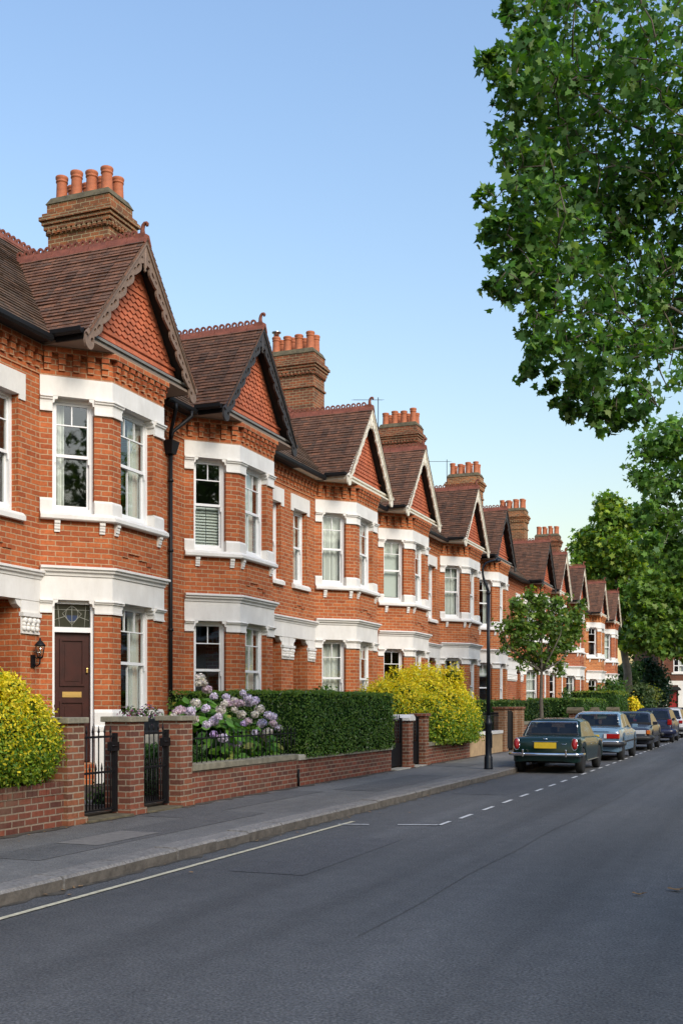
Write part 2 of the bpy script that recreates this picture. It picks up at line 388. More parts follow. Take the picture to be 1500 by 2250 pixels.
# worn tarmac patches in road and pavement
for (x0, x1, y0, y1) in ((-4.9, -4.1, 9.4, 12.4), (-5.4, -4.4, 19.2, 21.5)):
    sheet('road_patch', x0, x1, y0, y1, .004, 'asphalt_patch')
for (x0, x1, y0, y1) in ((-7.2, -6.5, 8.6, 13.6), (-7.9, -7.2, 12.6, 17.4), (-7.2, -6.3, 17.8, 22.4), (-7.95, -6.9, 25.8, 27.2)):
    sheet('pavement_patch', x0, x1, y0, y1, .124, 'pavement_patch')
def kerb(x, sgn):
    mb = MB(); y = -12.; r = random.Random(3)
    while y < 200:
        l = r.uniform(.78, 1.02); d = r.uniform(-.009, .009); h = r.uniform(-.006, .006)
        F = lambda a, b, k, y=y, l=l: (x+sgn*a, y+(l-.02)*k, b)
        mb.prism([(-.29, -.05), (d, -.05), (d, .098+h), (d-.025, .122+h), (-.29, .124+h)], F, 0)
        y += l
    me = mb.mesh('kerb', ['granite', 'kerb_dirt_shade'])
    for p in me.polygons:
        if p.normal.x*sgn > .8: p.material_index = 1  # kerb side: dirt plus the face's shade, both put into the colour
    o = link('kerb', me); o['kind'] = 'structure'
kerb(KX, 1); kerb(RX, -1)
# painted lines
def paint(name, quads, mat, z=.008):
    mb = MB()
    for q in quads: mb.face([(p[0], p[1], z) for p in q])
    o = obj(name, mb, mat); o['kind'] = 'structure'; return o
def seg(x0, y0, x1, y1, w):
    d = Vector((x1-x0, y1-y0)).normalized()*w/2
    return [(x0+d.y, y0-d.x), (x1+d.y, y1-d.x), (x1-d.y, y1+d.x), (x0-d.y, y0+d.x)]
paint('yellow_line', [seg(-5.37, -10, -5.37, 12.95, .062), seg(-5.37, 12.95, -5.37, 14.05, .062)], 'yellow_line')
paint('bay_marking', [seg(-5.42, 13.6, -5.02, 13.72, .055), seg(-4.66, 13.85, -4.13, 14.02, .055), seg(-4.12, 13.99, -4.12, 14.5, .055)], 'white_line', .012)
for i in range(46):
    paint('bay_dash', [seg(-4.1, 14.95+1.33*i, -4.1, 15.6+1.33*i, .06)], 'white_line', .009)
# asphalt seam down the road
mb = MB(); pts = [(-2.75+.012*y+.03*sin(y*.4)+.016*sin(y*1.7), y) for y in np.arange(7, 70, .5)]
for a, b in zip(pts, pts[1:]): mb.face([(p[0], p[1], .0065) for p in seg(a[0], a[1], b[0], b[1], .009)])
tag(obj('road_seam', mb, 'asphalt_patch'), kind='structure')
# service cover and slab let into the pavement
o = sheet('service_cover', -7.15, -6.62, 9.75, 11.0, .1285, 'slab', kind='thing')
tag(o, 'pale worn rectangular service cover slab let into the tarmac pavement by the first gate', 'service cover')
def dirt(name, x, w, z, sg, y0, y1, seed):
    mb = MB(); r = random.Random(seed); y = y0; p = [(x, y0), (x+sg*w, y0)]
    while y < y1:
        q = [(x, y+.22), (x+sg*w*max(.12, r.gauss(.75, .4)), y+.22)]; mb.face([(*p[0], z), (*p[1], z), (*q[1], z), (*q[0], z)]); p = q; y += .22
    o = obj(name, mb, 'gutter_dirt'); o['kind'] = 'structure'
dirt('dirt_edge', WX+.005, .17, .1265, 1, 5, 60, 1); dirt('dirt_edge', KX+.004, .10, .0045, 1, 2, 60, 2)
# a little leaf litter along the kerb and wall foot
mb = MB(); r = random.Random(5)
for i in range(420):
    if r.random() < .55: x = WX+abs(r.gauss(0, .14))+.02; z = .132; y = r.uniform(7, 40)
    elif r.random() < .75: x = KX+abs(r.gauss(0, .12))+.02; z = .012; y = r.uniform(7, 40)
    else: x = r.uniform(-7.8, -4.6); y = r.uniform(7, 40); z = .012 if x > KX else .133
    if KX-.32 < x < KX+.01: continue
    a = r.uniform(0, 6.3); s = r.uniform(.008, .026)
    mb.face([(x+s*cos(a+k), y+s*sin(a+k), z+r.uniform(0, .008)) for k in (0, 1.3, 3.1, 4.5)])
simple('dry_leaf', (.26, .15, .06), .8, noise=.6, nscale=3)
tag(obj('leaf_litter', mb, 'dry_leaf'), kind='stuff')

for (u, v, sz, l_) in ((1485, 1960, .1, 'curled reddish brown fallen leaf on the road near the right edge'), (1403, 1970, .075, 'small olive fallen leaf on the road, left of the reddish one')):
    p = at(u, v, 1600/(v-HZN)*FPX/1000); r = random.Random(u)
    mb = MB(); mb.add([(sz*cos(a)*(.5 if k % 2 else .95), sz*sin(a)*(.3 if k % 2 else .5), .012+.02*abs(cos(a))) for k, a in enumerate(np.linspace(0, 2*pi, 11)[:-1])]+[(0, 0, .008)], [(k, (k+1) % 10, 10) for k in range(10)])
    tag(obj('fallen_leaf', mb, 'dry_leaf', None, (p.x, p.y, .004)), l_, 'leaf')
# ================================================================== TERRACED HOUSES
BX = -11.15                       # plane of the bay fronts
HB, DB, WXL = .89, .9, -.9        # bay half front, bay depth, wall plane (local x)
PATH = [(WXL, -HB-DB), (0, -HB), (0, HB), (WXL, HB+DB)]
CL = DB*sqrt(2)
def frame(face):
    if face == 'cant': p, t, n = Vector((WXL, -HB-DB, 0)), Vector((1, 1, 0)).normalized(), Vector((1, -1, 0)).normalized()
    elif face == 'front': p, t, n = Vector((0, -HB, 0)), Vector((0, 1, 0)), Vector((1, 0, 0))
    elif face == 'wall': p, t, n = Vector((WXL, 0, 0)), Vector((0, 1, 0)), Vector((1, 0, 0))
    return lambda a, o, z: p+t*a+n*o+Vector((0, 0, z))
FC, FF, FWL = frame('cant'), frame('front'), frame('wall')
CA0, CA1 = .22, .96              # window on the near cant
FA0, FA1 = .30, 1.44             # window on the front face
def cpt(a): return tuple(FC(a, 0, 0)[:2])
def fpt(a): return tuple(FF(a, 0, 0)[:2])
PIER = [[PATH[0], cpt(CA0)], [cpt(CA1), PATH[1], fpt(FA0)], [fpt(FA1), PATH[2], PATH[3]]]
def rect(o0, o1, z0, z1): return [(o0, z0), (o1, z0), (o1, z1), (o0, z1)]
def mould(o, z0, z1, back=-.05):
    """projecting moulding with three fillets"""
    h = z1-z0
    return [(back, z0), (o*.35, z0), (o*.4, z0+h*.3), (o*.72, z0+h*.42), (o*.75, z0+h*.66), (o, z0+h*.72), (o, z1-.012), (o*.8, z1), (back, z1)]

def dentils(mb, path, z0, z1, d=.085, pitch=.235):
    mb.band(path, rect(-.22, .02, z0, z0+.09)); mb.band(path, rect(-.22, 0, z0+.09, z1-.1)); mb.band(path, rect(-.22, .125, z1-.1, z1))
    for i in range(len(path)-1):
        a, b = Vector(path[i]), Vector(path[i+1]); l = (b-a).length; t = (b-a).normalized(); n = Vector((t.y, -t.x))
        k = max(1, round(l/pitch)); h = (z1-.1-z0-.09)
        for j in range(k):
            c = a+t*(l*(j+.5)/k)
            def F(aa, o, z, c=c, t=t, n=n): return Vector((c.x+t.x*aa+n.x*o, c.y+t.y*aa+n.y*o, z))
            zz = z0+.09
            mb.fbox(F, -.055, .055, -.01, d*.62, zz+h*.02, zz+h*.36)
            mb.fbox(F, -.062, .062, -.01, d, zz+h*.38, zz+h*.70)
            mb.fbox(F, -.07, .07, -.01, d*1.3, zz+h*.72, zz+h-.002)

def window(house, face, F, a0, a1, z0, z1, style, dress, key, rec=.16):
    """sash window: frame > sashes with bars, panes, curtain or blind"""
    w = a1-a0; fr = .06
    def fframe(mb):
        mb.fbox(F, a0, a0+fr, -rec-.1, -rec+.02, z0, z1); mb.fbox(F, a1-fr, a1, -rec-.1, -rec+.02, z0, z1)
        mb.fbox(F, a0+fr, a1-fr, -rec-.1, -rec+.02, z1-fr, z1); mb.fbox(F, a0+fr, a1-fr, -rec-.1, -rec+.03, z0, z0+.085)
    win = part('window', key, fframe, 'sash_paint', house)
    i0, i1, j0, j1 = a0+fr, a1-fr, z0+.085, z1-fr; mid = j0+(j1-j0)*.5; tr = mid+(j1-mid)*.58
    def fs(mb):
        o0, o1 = -rec-.055, -rec-.012; p0, p1 = -rec-.098, -rec-.058; st = .038; b = .022
        # upper sash (outer), lower sash (behind)
        mb.fbox(F, i0, i0+st, o0, o1, mid-.02, j1); mb.fbox(F, i1-st, i1, o0, o1, mid-.02, j1)
        mb.fbox(F, i0+st, i1-st, o0, o1, j1-.045, j1); mb.fbox(F, i0+st, i1-st, o0, o1+.006, mid-.028, mid+.028)
        mb.fbox(F, i0+st, i1-st, o0, o1, tr-b/2, tr+b/2)
        nt_, nm, nb = style
        for n_, za, zb in ((nt_, tr+b/2, j1-.045), (nm, mid+.028, tr-b/2)):
            for q in range(1, n_): a = i0+(i1-i0)*q/n_; mb.fbox(F, a-b/2, a+b/2, o0+.004, o1-.004, za, zb)
        mb.fbox(F, i0, i0+st, p0, p1, j0, mid-.03); mb.fbox(F, i1-st, i1, p0, p1, j0, mid-.03); mb.fbox(F, i0+st, i1-st, p0, p1, j0, j0+.07)
        for q in range(1, nb): a = i0+(i1-i0)*q/nb; mb.fbox(F, a-b/2, a+b/2, p0+.004, p1-.004, j0+.07, mid-.03)
        mb.fbox(F, i0-.012, i0+.028, o1, o1+.02, mid-.13, mid-.028); mb.fbox(F, i1-.028, i1+.012, o1, o1+.02, mid-.13, mid-.028)
    part('sash', key+str(style), fs, 'sash_paint', win)
    def fp(mb):
        for o, za, zb in ((-rec-.033, mid, j1-.02), (-rec-.078, j0+.02, mid)):
            mb.face([F(i0+.02, o, za), F(i1-.02, o, za), F(i1-.02, o, zb), F(i0+.02, o, zb)])
    part('pane', key, fp, 'glass', win)
    def fcurt(mb, c0, c1, top=j1, bot=j0, amp=.035, fold=9.):
        n_ = max(8, int((c1-c0)*70)); o = -rec-.2
        ps = [(c0+(c1-c0)*i/n_, o+amp*sin(i/n_*(c1-c0)*fold*2*pi)+.012*sin(i*1.7)) for i in range(n_+1)]
        for (p, q) in zip(ps, ps[1:]):
            mb.face([F(p[0], p[1], bot), F(q[0], q[1], bot), F(q[0], q[1], top), F(p[0], p[1], top)], 0, True)
    W = i1-i0
    if dress == 'left': part('curtain', key+'l', lambda mb: fcurt(mb, i0-.05, i0+W*.32), 'curtain', win)
    elif dress == 'right': part('curtain', key+'r', lambda mb: fcurt(mb, i0+W*.7, i1+.05), 'curtain', win)
    elif dress == 'net': part('curtain', key+'n', lambda mb: fcurt(mb, i0-.05, i1+.05, amp=.03, fold=7), 'curtain', win)
    elif dress == 'pair':
        part('curtain', key+'l2', lambda mb: fcurt(mb, i0-.05, i0+W*.36), 'curtain', win)
        part('curtain', key+'r2', lambda mb: fcurt(mb, i0+W*.66, i1+.05), 'curtain', win)
    elif dress in ('shutter', 'blind', 'halfblind'):
        def fb(mb):
            zt = {'shutter': mid-.02, 'blind': j1, 'halfblind': j1}[dress]; zb = {'shutter': j0, 'blind': j0+.1, 'halfblind': tr-.1}[dress]
            if dress == 'shutter':
                for h0, h1 in ((i0-.02, i0+W*.49), (i0+W*.51, i1+.02)):
                    k = 14
                    for q in range(k):
                        za = zb+(zt-zb)*q/k; zc = za+(zt-zb)/k
                        mb.face([F(h0, -rec-.15, za), F(h1, -rec-.15, za), F(h1, -rec-.2, zc), F(h0, -rec-.2, zc)])
            else: mb.fbox(F, i0-.04, i1+.04, -rec-.2, -rec-.19, zb, zt)
        part('blind', key+dress, fb, 'blind', win)
    return win

def arch_crest(mb, p0, d, n, pitch=.165, r=.072, th=.035, mi=0):
    """row of open ring crests standing on a ridge"""
    p0 = Vector(p0); d = Vector(d).normalized(); s = Vector((-d.y, d.x, 0))
    outer = [(-r*1.05, -.05)]+[(-cos(a)*r, r*.75+sin(a)*r) for a in np.linspace(-.35, pi+.35, 11)]+[(r*1.05, -.05)]
    hole = [(cos(a)*r*.47, r*.72+sin(a)*r*.47) for a in np.linspace(0, 2*pi, 9)[:-1]]
    for i in range(n):
        c = p0+d*(pitch*(i+.5))
        F = lambda a, b, k, c=c: c+d*a+s*(th*(k-.5))+Vector((0, 0, b))
        mb.prism(outer, F, mi, [hole])
def ridge_cap(mb, a, b, hw=.13, drop=.15, top=.03):
    a, b = Vector(a), Vector(b); d = (b-a).normalized(); s = Vector((-d.y, d.x, 0)); l = (b-a).length; n = max(1, round(l/.42))
    for i in range(n):
        p = a+d*(l*i/n); q = a+d*(l*(i+1)/n-.012); h = random.uniform(-.006, .008)
        vs = []
        for e in (p, q):
            for (o, z) in ((-hw, -drop), (-.045, top+h), (.045, top+h), (hw, -drop), (hw-.03, -drop-.01), (0, top-.05), (-hw+.03, -drop-.01)): vs.append(e+s*o+Vector((0, 0, z)))
        mb.add(vs, [(i2, (i2+1) % 7, 7+(i2+1) % 7, 7+i2) for i2 in range(7)]+[tuple(range(7)), tuple(range(13, 6, -1))])
AP, EV, GW = 10.42, 8.16, 1.86     # gable apex, eave, half width
EX, EZ, RGX, RGZ = -.56, 8.05, -3.45, 11.2   # main roof eave and ridge
XV = .17                           # verge plane
def bargeboard(mb, sg, amp=.10):
    """one carved board from apex to foot, wavy lower edge, pierced"""
    A = Vector((0, AP-.02)); Ft = Vector((sg*(GW+.06), EV-.1)); d = (Ft-A); Ln = d.length; d.normalize(); nrm = Vector((-d.y*1, d.x)) if sg < 0 else Vector((d.y, -d.x))
    if nrm.y > 0: nrm = -nrm
    up = [(0., .0), (Ln, .0)]
    low = []; k = 7
    for i in range(0, 57):
        t = i/56; s_ = t*Ln*.93+.06
        w = .175+(.07-amp)*.5*0+amp*abs(sin(t*k*pi))**.8+(.04 if amp < .05 else 0)+.022*sin(t*k*2*pi+.8)+(.03 if .03 < t < .12 else 0)
        low.append((s_, w))
    foot = [(Ln*1.02, .04)]+[(Ln*1.035+.13*cos(a)-.07, .17+.13*sin(a)) for a in np.linspace(-.9, 2.3, 9)]
    outline = [(-.0, 0)]+[(Ln, 0)]+foot+list(reversed(low))+[(0, .2)]
    P = lambda s_, w: A+d*s_+nrm*w
    holes = []
    for i in range(k):
        s_ = (i+.5)/k*Ln*.93+.06
        for (ds, dw, r1, r2) in ((-.05, .165, .075, .034), (.09, .135, .045, .025)):
            holes.append([(s_+ds+cos(a)*r1, dw+sin(a)*r2) for a in np.linspace(0, 2*pi, 8)[:-1]])
    holes.append([(Ln*.985+cos(a)*.05, .19+sin(a)*.04) for a in np.linspace(0, 2*pi, 8)[:-1]])
    def F(a, b, kk):
        p = P(a, b); return (XV-.045+.045*kk, p.x, p.y)
    mb.prism(outline, F, 0, holes)
    # cover moulding along the top edge
    q = [P(0, -.02), P(Ln+.02, -.02), P(Ln+.02, .05), P(0, .05)]
    mb.add([(x, p.x, p.y) for x in (XV, XV+.03) for p in q], [(0,1,2,3), (4,7,6,5), (0,4,5,1), (1,5,6,2), (2,6,7,3), (3,7,4,0)])
def gable_tiles(mb):
    x = -.14; hw0 = GW-.14; zb, zt = EV+.02, AP-.14
    mb.add([(x-.1, -hw0, zb-.02), (x-.1, hw0, zb-.02), (x-.1, 0, zt+.1), (x, -hw0, zb-.02), (x, hw0, zb-.02), (x, 0, zt+.1)],
           [(0,2,1), (3,4,5), (0,1,4,3), (1,2,5,4), (2,0,3,5)])
    rows = 19; h = (zt-zb)/rows
    for i in range(rows):
        z0 = zb+h*i; z1 = z0+h; hw = hw0*(1-(z0-zb)/(zt-zb))
        fancy = 3 <= i < 15 and i not in (12,)
        w = .19; off = (w/2 if i % 2 else 0); n = int(hw/w)+2
        if i in (0, 2):
            mb.box(x, x+.05, -hw, hw, z0, z0+h*.5); 
        for j in range(-n, n+1):
            c = j*w+off
            if abs(c)+w*.5 > hw: continue
            a0, a1 = c-w*.485, c+w*.485
            tip = .012+random.uniform(-.003, .003)
            if fancy: pts = [(a0, z1), (a0, z0+h*.35), (c-w*.22, z0+h*.02), (c, z0-h*.16), (c+w*.22, z0+h*.02), (a1, z0+h*.35), (a1, z1)]
            else: pts = [(a0, z1), (a0, z0-.01), (a1, z0-.01), (a1, z1)]
            def F(a, b, k): return (x+.002+(.028+tip)*k*(1-.75*(b-z0+.02)/(h+.02)), a, b)
            mb.prism(pts, F)

POTS = [(ix, iy) for iy in (0, 1) for ix in range(4)]
def chimney(house, lx, ly, ztop, pots='normal'):
    """front (street) face at lx, near side at ly; ztop = top of the cap"""
    D_, W_ = 1.85, 1.05
    def fc(mb):
        x0, x1, y0, y1 = lx-D_, lx, ly, ly+W_
        mb.box(x0, x1, y0, y1, 7.5, ztop-.95)
        for (g, a, b) in ((.05, 1.42, 1.34), (.04, .95, .82), (.08, .82, .70), (.12, .70, .60), (.17, .60, .50), (.11, .50, .40)):
            mb.box(x0-g, x1+g, y0-g, y1+g, ztop-a, ztop-b)
        mb.box(x0-.02, x1+.02, y0-.02, y1+.02, ztop-.4, ztop-.12)
        k = 12
        for i in range(k):
            a = x0+(i+.25)*D_/k; mb.box(a, a+D_/k*.5, y0-.09, y0-.039, ztop-.93, ztop-.83)
        for i in range(7):
            a = y0+(i+.25)*W_/7; mb.box(x1+.039, x1+.09, a, a+W_/14, ztop-.93, ztop-.83)
    ch = part('chimney', f'{lx:.2f}{ly:.2f}{ztop:.2f}', fc, 'chimney_brick', house)
    def fcap(mb):
        x0, x1, y0, y1 = lx-D_, lx, ly, ly+W_
        mb.add([(x0-.05,y0-.05,ztop-.14),(x1+.05,y0-.05,ztop-.14),(x1+.05,y1+.05,ztop-.14),(x0-.05,y1+.05,ztop-.14),
                (x0+.05,y0+.05,ztop+.05),(x1-.05,y0+.05,ztop+.05),(x1-.05,y1-.05,ztop+.05),(x0+.05,y1-.05,ztop+.05)],
               [(0,3,2,1),(4,5,6,7),(0,1,5,4),(1,2,6,5),(2,3,7,6),(3,0,4,7)])
    part('mortar_cap', f'{lx:.2f}{ly:.2f}{ztop:.2f}', fcap, 'moss_stone', ch)
    r = random.Random(int(ly*100)+3)
    def fpot(mb):
        mb.lathe((0,0,0), [(.15,0),(.155,.03),(.145,.06),(.132,.44),(.134,.47),(.15,.48),(.15,.505),(.138,.515),(.142,.54),(.158,.57),(.16,.61),(.15,.63),(.115,.63),(.11,.3)], 14)
    for (ix, iy) in POTS:
        k = ix; hgt = r.uniform(.92, 1.12)
        p = part('chimney_pot', 'pot', fpot, 'pot_clay', ch, (lx-.24-ix*.46, ly+.28+iy*.5, ztop+.03))
        p.scale = (1.05, 1.05, hgt)
        if pots == 'flue' and ix == 3 and iy == 0:
            def ff(mb): mb.lathe((0,0,0), [(.1,0),(.1,.16),(.17,.17),(.18,.2),(.05,.24)], 12)
            part('flue_cowl', 'cowl', ff, 'flue_steel', ch, (lx-.24-ix*.46, ly+.28, ztop+.03+.63*hgt))
    return ch

def house(yc, s, near, far, label, barge, cfg, cat='house'):
    """s=+1: porch on the far side of the bay; near/far: distance from bay centre to each party line"""
    h = empty('terraced_house', (BX, yc, 0), label, cat, 'red brick terraced houses')
    K = f'{s}|{near:.2f}|{far:.2f}'
    door_bay = cfg.get('bay_door', False)
    pl = (HB+DB, far) if s > 0 else (-near, -HB-DB)          # wall with the porch
    ad = (-near, -HB-DB) if s > 0 else (HB+DB, far)          # plain wall
    d0, d1 = (2.33, min(3.33, far-.3)) if s > 0 else (-min(3.33, near-.3), -2.33)   # porch opening
    w0, w1 = (2.38, 3.3) if s > 0 else (-3.3, -2.38)
    P = lambda a, b: [(WXL, a), (WXL, b)]
    def fwall(mb):
        T = -.25
        # bay
        if door_bay:
            mb.band([PATH[0], cpt(CA0)], rect(T, 0, 0, 3.29)); mb.band([cpt(CA1)]+PATH[1:], rect(T, 0, 0, 1.2))
            mb.band([cpt(CA0), cpt(CA1)], rect(T-.6, .02, 0, .58))
        else: mb.band(PATH, rect(T, 0, 0, 1.2))
        for i, p in enumerate(PIER):
            if not (door_bay and i == 0): mb.band(p, rect(T, 0, 1.53, 3.29))
            mb.band(p, rect(T, 0, 5.305, 6.88))
        mb.band(PATH, rect(T, 0, 4.0, 5.0))
        dentils(mb, PATH, 7.48, 7.98)
        # stepped brick relief under the front window
        for (a0, a1, z0, z1) in ((.34, .52, 4.36, 4.78), (.52, .95, 4.44, 4.52), (.9, 1.18, 4.36, 4.44), (1.18, 1.34, 4.28, 4.36)):
            mb.fbox(FF, a0, a1, -.01, .028, z0, z1)
        # plain wall beside the bay
        mb.band(P(*ad), rect(T, 0, 0, 7.48)); dentils(mb, P(*ad), 7.48, 7.98)
        # porch wall
        for a, b in ((pl[0], d0), (d1, pl[1])): mb.band(P(a, b), rect(T, 0, 0, 3.46))
        for a, b in ((pl[0], w0), (w1, pl[1])): mb.band(P(a, b), rect(T, 0, 3.5, 7.48))
        mb.band(P(w0, w1), rect(T, 0, 3.5, 4.86)); mb.band(P(w0, w1), rect(T, 0, 7.1, 7.48))
        dentils(mb, P(*pl), 7.48, 7.98)
        for (a0, a1, z0, z1) in ((.08, .2, 4.3, 4.6), (.2, .5, 4.36, 4.43), (.5, .72, 4.29, 4.36)):
            mb.fbox(FWL, w0+a0, w0+a1, -.01, .026, z0, z1)
        # porch recess
        for a, b in ((d0-.2, d0), (d1, d1+.2)): mb.box(WXL-1.5, WXL-.26, a, b, 0, 3.5)
        mb.box(WXL-1.62, WXL-1.5, d0-.2, d0+.02, 0, 3.5); mb.box(WXL-1.62, WXL-1.5, d1-.02, d1+.2, 0, 3.5)
        # party walls and back
        mb.box(-6.3, WXL-.27, -near+.002, -near+.2, 0, 7.95); mb.box(-6.3, WXL-.27, far-.2, far-.002, 0, 7.95); mb.box(-6.5, -6.3, -near, far, 0, 7.9)
        if cfg.get('end'): mb.add([(RGX, far, RGZ-.1), (EX, far, EZ-.05), (-6.3, far, EZ-.05), (RGX, far-.2, RGZ-.1), (EX, far-.2, EZ-.05), (-6.3, far-.2, EZ-.05)], [(0,1,2), (3,5,4), (0,3,4,1), (0,2,5,3)])
    part('wall', K+str(door_bay)+str(cfg.get('end')), fwall, 'brick', h)
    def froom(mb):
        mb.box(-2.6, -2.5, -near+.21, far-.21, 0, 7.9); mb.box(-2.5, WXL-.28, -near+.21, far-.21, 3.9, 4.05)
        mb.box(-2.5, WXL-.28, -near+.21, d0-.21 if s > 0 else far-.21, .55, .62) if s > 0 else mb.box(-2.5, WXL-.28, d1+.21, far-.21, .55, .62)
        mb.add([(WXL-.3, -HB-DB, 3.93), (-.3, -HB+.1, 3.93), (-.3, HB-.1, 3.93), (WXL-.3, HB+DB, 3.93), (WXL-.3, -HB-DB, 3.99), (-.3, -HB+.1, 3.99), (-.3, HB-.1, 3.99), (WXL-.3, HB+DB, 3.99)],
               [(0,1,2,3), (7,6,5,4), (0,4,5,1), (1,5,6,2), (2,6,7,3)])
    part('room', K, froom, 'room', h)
    # ---- white trim
    W = 'white_paint'
    part('cornice', 'bay', lambda mb: mb.band(PATH, mould(.15, 3.93, 4.1)), W, h)
    part('cornice', K, lambda mb: mb.band(P(*pl), mould(.13, 3.84, 4.0)), W, h)
    def ffri(mb, z0, z1):
        mb.band(PATH, rect(-.26, .03, z0, z1))
        for F, a0, a1 in ((FC, CA0, CA1), (FF, FA0, FA1)):      # shouldered corners
            for a, sg in ((a0, 1), (a1, -1)):
                mb.prism([(a, z0-.13), (a, z0+.01), (a+sg*.1, z0+.01), (a+sg*.09, z0-.05), (a+sg*.04, z0-.06), (a+sg*.03, z0-.12)], lambda x, z, k, F=F: F(x, -.24+.265*k, z))
    part('frieze', 'lower', lambda mb: ffri(mb, 3.50, 3.93), W, h)
    part('frieze', 'upper', lambda mb: ffri(mb, 7.13, 7.48), W, h)
    def fpf(mb):
        a, b = pl; mb.band(P(a+.02 if s > 0 else a, b if s > 0 else b-.02), rect(-.26, .03, 3.45, 3.84))
        for q0, q1 in ((pl[0]+.01, d0-.004), (d1+.004, pl[1]-.01)): mb.band(P(q0, q1), rect(-.02, .02, 3.2, 3.46))
        for q, sg in ((d0, 1), (d1, -1)):
            mb.prism([(q, 3.3), (q, 3.46), (q+sg*.16, 3.46), (q+sg*.1, 3.36)], lambda x, z, k: FWL(x, -.14+.15*k, z))
    part('frieze', K, fpf, W, h)
    def flin(mb):
        e0, e1 = (w0-.17, w1+.17); mb.band(P(e0, e1), rect(-.2, .025, 6.98, 7.36))
        for q0, q1 in ((e0, w0-.004), (w1+.004, e1)): mb.band(P(q0, q1), rect(-.1, .024, 6.9, 6.981))
    part('lintel', K, flin, W, h)
    for i, p in enumerate(PIER):
        for z0, z1 in ((3.29, 3.5), (6.88, 7.13)):
            def fcap(mb):
                mb.band(p, rect(-.26, .03, z0, z0+(z1-z0)*.52)); mb.band(p, mould(.09, z0+(z1-z0)*.515, z1, -.26)); mb.band(p, rect(-.1, .045, z0-.03, z0+.004))
            part('pier_capital', f'{i}{z0}', fcap, W, h)
        part('pier_block', f'u{i}', lambda mb: mb.band(p, [(-.26, 5.06), (.03, 5.06), (.03, 5.27), (0.005, 5.31), (-.26, 5.31)]), W, h)
        if i or not door_bay: part('pier_block', f'l{i}', lambda mb: mb.band(p, [(-.26, 1.2), (.03, 1.2), (.03, 1.48), (.004, 1.54), (-.26, 1.54)]), W, h)
    part('sill', 'bay', lambda mb: mb.band(PATH, [(-.26, 4.92), (.10, 4.92), (.12, 4.94), (.12, 5.0), (.05, 5.06), (-.26, 5.07)]), W, h)
    for F, aa in ((FC, (.3, 1.1)), (FF, (.14, 1.62))):
        for a in aa:
            def fbr(mb):
                for q, (o, z0, z1) in enumerate(((.08, 4.86, 4.925), (.06, 4.81, 4.861), (.05, 4.76, 4.811), (.03, 4.71, 4.761))): mb.fbox(F, a-.05, a+.05, -.01, o, z0, z1)
            part('sill_bracket', f'{a}', fbr, W, h)
    part('sill', K, lambda mb: mb.band(P(w0-.1, w1+.1), [(-.2, 4.8), (.09, 4.8), (.09, 4.88), (.03, 4.94), (-.2, 4.95)]), W, h)
    def fbase(mb):
        path = PATH if not door_bay else [cpt(CA1)]+PATH[1:]
        mb.band(path, [(-.26, 1.15), (.06, 1.15), (.06, 1.22), (.02, 1.28), (-.26, 1.29)])
    part('sill', 'low'+str(door_bay), fbase, W, h)
    if door_bay: part('plinth', 'door', lambda mb: mb.band([cpt(CA1), PATH[1], fpt(FA0)], [(-.24, .2), (.07, .2), (.07, 1.08), (.04, 1.16), (-.24, 1.16)]), W, h)
    # carved capitals at the porch
    for ci_, (q0, q1) in enumerate(((pl[0]+.04, d0-.005), (d1+.005, pl[1]-.02)) if s > 0 else ((pl[0]+.02, d0-.005), (d1+.005, pl[1]-.04))):
        def fcc(mb):
            mb.band(P(q0, q1), rect(-.02, .035, 2.86, 2.9)); mb.band(P(q0, q1), rect(-.02, .02, 2.9, 3.16)); mb.band(P(q0-.01, q1+.01), rect(-.02, .07, 3.16, 3.23))
            r = random.Random(4); n_ = max(2, round((q1-q0)/.12))
            for i in range(n_):
                for zz, rr_ in ((2.95, .05), (3.02, .035), (3.09, .055)):
                    c = q0+(q1-q0)*(i+.5+(.2 if zz > 3.05 else -.15))/n_; c = min(max(c, q0+.06), q1-.06)
                    mb.lathe((WXL+.01, c, zz), [(rr_, 0), (rr_*1.05, .025), (rr_*.8, .05+r.random()*.025), (.012, .06)], 7, axis='x')
        part('carved_capital', K+str(ci_), fcc, W, h)
    # ---- windows and doors
    dr = cfg.get('dress', ('left', 'right', 'net', 'pair', 'net'))
    st1, st2 = cfg.get('styles', ((2, 1, 1), (3, 2, 2)))
    window(h, 'cant', FC, CA0, CA1, 5.07, 7.13, st1, dr[0], 'cu')
    window(h, 'front', FF, FA0, FA1, 5.07, 7.13, st2, dr[1], 'fu')
    if not door_bay: window(h, 'cant', FC, CA0, CA1, 1.29, 3.5, st1, dr[2], 'cl')
    window(h, 'front', FF, FA0, FA1, 1.29, 3.5, st2, dr[3], 'fl')
    window(h, 'wall', FWL, w0, w1, 4.95, 6.98, (2, 1, 1), dr[4], 'nu'+str(s), rec=.16)
    def fdoor(mb, F, a0, a1, o, z0, z1):
        w = a1-a0
        mb.fbox(F, a0, a1, o-.05, o, z0, z1)
        for (x0, x1, y0, y1) in ((.16, .84, .585, .95), (.16, .84, .1, .47)):
            A0, A1, Z0, Z1 = a0+w*x0, a0+w*x1, z0+(z1-z0)*y0, z0+(z1-z0)*y1
            for q in ((A0, A1, Z0, Z0+.035), (A0, A1, Z1-.035, Z1), (A0, A0+.035, Z0+.035, Z1-.035), (A1-.035, A1, Z0+.035, Z1-.035)): mb.fbox(F, q[0], q[1], o-.01, o+.03, q[2], q[3])
            mb.fbox(F, A0+.09, A1-.09, o-.01, o+.012, Z0+.09, Z1-.09)
